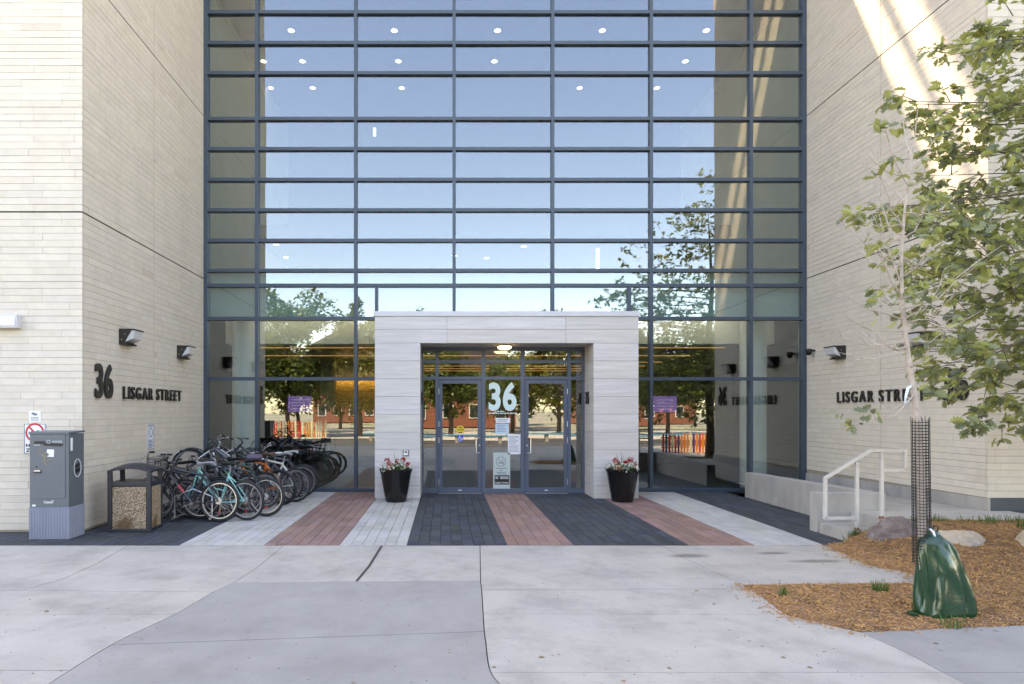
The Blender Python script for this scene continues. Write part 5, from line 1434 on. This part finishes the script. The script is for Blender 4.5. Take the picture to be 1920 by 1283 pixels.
# ================================================================== ACROSS THE STREET (seen mirrored in the glass)
random.seed(77)
def bg_tree(x, y, h, r, trunk_h, m, n, label, ls=.34, tall=1.0):
    t = empty('shade_tree', (x, y, -.1), 0, label, 'tree', 'trees across the street')
    b = MB(); b.tube([(0,0,-.1),(.05,0,trunk_h*.6),(0,.05,trunk_h),(.1,0,h*.6),(.05,0,h*.9)], [.2,.16,.14,.09,.02], 8)
    for k in range(7):
        a = random.uniform(0,6.28); z = random.uniform(trunk_h*.8, h*.6); b.tube([(0,0,z),(r*.4*math.cos(a),r*.4*math.sin(a),z+r*.35),(r*.75*math.cos(a),r*.75*math.sin(a),z+r*.5)], [.07,.045,.015], 5)
    b.build('trunk', BARKD, t, smooth=True)
    cl_ = []
    zc = (h+trunk_h)/2; rz = (h-trunk_h)/2*1.05
    for _ in range(60):
        d = Vector((random.gauss(0,1), random.gauss(0,1), random.gauss(0,1))).normalized()*random.uniform(.35,1.0)
        cl_.append((Vector((d.x*r, d.y*r, zc+d.z*rz)), random.uniform(.35,.8)*r*.42))
    lf = MB()
    for i in range(int(n*2.2)):
        c, rr = random.choice(cl_); d = Vector((random.gauss(0,1), random.gauss(0,1), random.gauss(0,1))).normalized(); p = c + d*rr*random.uniform(.55,1.05)
        a = Vector((random.gauss(0,1), random.gauss(0,1), random.gauss(-.2,.6))).normalized(); u = a.cross(Vector((random.gauss(0,.5), random.gauss(0,.5), 1))).normalized(); s_ = ls*random.uniform(.6,1.2)
        lf.add([p, p+a*s_*.5+u*s_*.3, p+a*s_, p+a*s_*.5-u*s_*.3], [(0,1,2,3)])
    lf.build('crown', m, t)
def vx_(px, y): return (px-CX)*(28-(y+14))/F if False else (px-CX)*(14-y)/F   # where a thing at depth y stands if its mirror image shows at px
def vz(py, y): return EYE-(py-CY)*(14-y)/F
bg_tree(vx_(540,-30), -30, vz(530,-30), 3.6, 1.9, LEAFT, 5200, 'dark dense shade tree across the street opposite the bicycles')
bg_tree(vx_(440,-33), -33, 11.5, 4.0, 1.9, LEAFT, 4200, 'tall dark shade tree behind the park fence end')
bg_tree(vx_(675,-31), -31, vz(575,-31), 2.8, 1.9, LEAFY, 3800, 'yellow green shade tree opposite the bicycle row')
bg_tree(vx_(845,-33), -33, vz(655,-33), 2.4, 1.8, LEAFT, 3200, 'low round shade tree opposite the left entrance door')
bg_tree(vx_(1040,-34), -34, vz(590,-34), 3.3, 1.9, LEAFY, 4600, 'golden green shade tree opposite the right entrance door')
bg_tree(vx_(1250,-36), -36, vz(630,-36), 4.0, 1.9, LEAFT, 4600, 'wide dark shade tree opposite the concrete ramp')
bg_tree(vx_(1400,-34), -34, 9.0, 3.6, 1.9, LEAFT, 3600, 'full shade tree far behind the picket fence')
bg_tree(vx_(770,-44), -44, vz(578,-44), 3.6, 1.9, LEAFT, 3200, 'distant shade tree beside the red brick house')
bg_tree(vx_(950,-52), -52, 7.6, 4.4, 1.9, LEAFT, 3600, 'distant shade tree in front of the red brick house')
bg_tree(vx_(640,-54), -54, 8.5, 4.6, 1.9, LEAFT, 3600, 'distant broad shade tree beyond the park')
bg_tree(vx_(1150,-54), -54, 8.0, 4.6, 1.9, LEAFT, 3600, 'distant broad shade tree beyond the painted fence')
bg_tree(vx_(560,-40), -40, 7.5, 3.8, 1.8, LEAFT, 3600, 'bushy dark tree behind the orange picket fence')
bg_tree(vx_(740,-38), -38, 6.2, 3.4, 1.6, LEAFT, 3600, 'low bushy tree across the street beyond the bench end')
bg_tree(vx_(960,-42), -42, 6.2, 3.6, 1.7, LEAFT, 3600, 'bushy tree behind the golden green shade tree')
bg_tree(vx_(1120,-40), -40, 6.6, 3.6, 1.7, LEAFT, 3600, 'bushy tree behind the long blue bench middle')
bg_tree(-24, -46, 10, 4.6, 1.9, LEAFT, 3200, 'distant tree at the far park corner')
bg_tree(26, -48, 10, 4.6, 1.9, LEAFT, 3200, 'distant tree behind the long blue bench')
# brick houses
BRK = mat('red_brick', (.24,.085,.05), .9, var=.2, scale=4, bump=.2)
TRIM = mat('cream_trim', (.65,.62,.55), .7); WGL = mat('dark_window', (.03,.035,.04), .1)
ROOF = mat('dark_roof', (.06,.05,.05), .9)
def house(x, y, w, h, label):
    t = empty('brick_house', (x, y, -.06), 0, label, 'house')
    b = MB(); b.box(-w/2,w/2,-8,0,0,h); b.build('wall', BRK, t)
    b = MB(); b.prism([(-w/2-.4,h),(w/2+.4,h),(0,h+w*.28)], -8.3, .35, lambda u,v,q_: (u,q_,v)); b.build('roof', ROOF, t)
    b = MB(); b.prism([(-w*.3,h*.62),(w*.3,h*.62),(w*.22,h*.72),(0,h*.79),(-w*.22,h*.72)], 0, .5, lambda u,v,q_: (u,q_,v)); b.build('pediment', TRIM, t)
    for xx in (-w*.36,-w*.12,w*.12,w*.36):
        for zz2 in (1.0, h*.52 if abs(xx) > w*.2 else None):
            if zz2 is None: continue
            b = MB(); b.box(xx-.65,xx+.65,0,.08,zz2,zz2+1.7); o = b.build('window', TRIM, t)
            b = MB(); b.box(xx-.52,xx+.52,.08,.10,zz2+.12,zz2+1.58); b.build('glass', WGL, o)
house(vx_(865,-62), -62, 13, 7.2, 'red brick house with cream pediment across the park')
house(vx_(650,-85), -85, 10, 12.0, 'tall red brick house behind the far trees')
house(vx_(1190,-80), -80, 18, 8, 'wide red brick house far beyond the painted fence')
# painted picket fence by the sidewalk, out of the frame to the right
cols_ = [mat('picket_'+k, c, .6) for k, c in (('red',(.60,.06,.03)),('orange',(.75,.22,.03)),('plum',(.12,.03,.12)),('cream',(.7,.6,.4)),('navy',(.03,.04,.12)))]
pf = empty('picket_fence', (12.2, -13.1, 0), 0, 'low fence of red, orange and cream painted pickets by the sidewalk', 'fence')
for k in range(44):
    x = -2.9+k*.13; b = MB(); fr = lambda u,v,w_: (u,w_,v); hh = .82+random.uniform(-.05,.06)
    b.prism([(x-.042,0),(x+.042,0),(x+.042,hh-.06),(x,hh),(x-.042,hh-.06)], -.012, .012, fr); b.build('picket', random.choice(cols_[:2]*3+cols_), pf)
for z in (.2,.6):
    b = MB(); b.box(-3,2.9,-.035,-.013,z,z+.07); b.build('rail', cols_[3], pf)
pf2 = empty('picket_fence', (-8, -29.5, -.06), 0, 'long orange painted picket fence along the far pavement', 'fence')
for k in range(44):
    x = -7+k*.16; b = MB(); hh = 1.15+random.uniform(-.06,.06)
    b.prism([(x-.05,0),(x+.05,0),(x+.05,hh-.08),(x,hh),(x-.05,hh-.08)], -.012, .012, lambda u,v,w_: (u,w_,v)); b.build('picket', random.choice(cols_[:2]*2+[cols_[3]]*3), pf2)
for z in (.3,.85):
    b = MB(); b.box(-7.1,.1,-.035,-.013,z,z+.08); b.build('rail', cols_[3], pf2)
bt = empty('long_bench', (6, -24.5, -.1), 0, 'long low bench with blue seat boards at the far street edge', 'bench')
b = MB(); b.box(-11,11,-.25,.25,.42,.5); b.build('seat', mat('bench_blue', (.10,.32,.45), .5), bt)
for k in range(9):
    b = MB(); b.box(-10.6+k*2.6,-10.4+k*2.6,-.2,.2,0,.42); b.build('leg', CONCW, bt)
print('objects', len(bpy.data.objects))
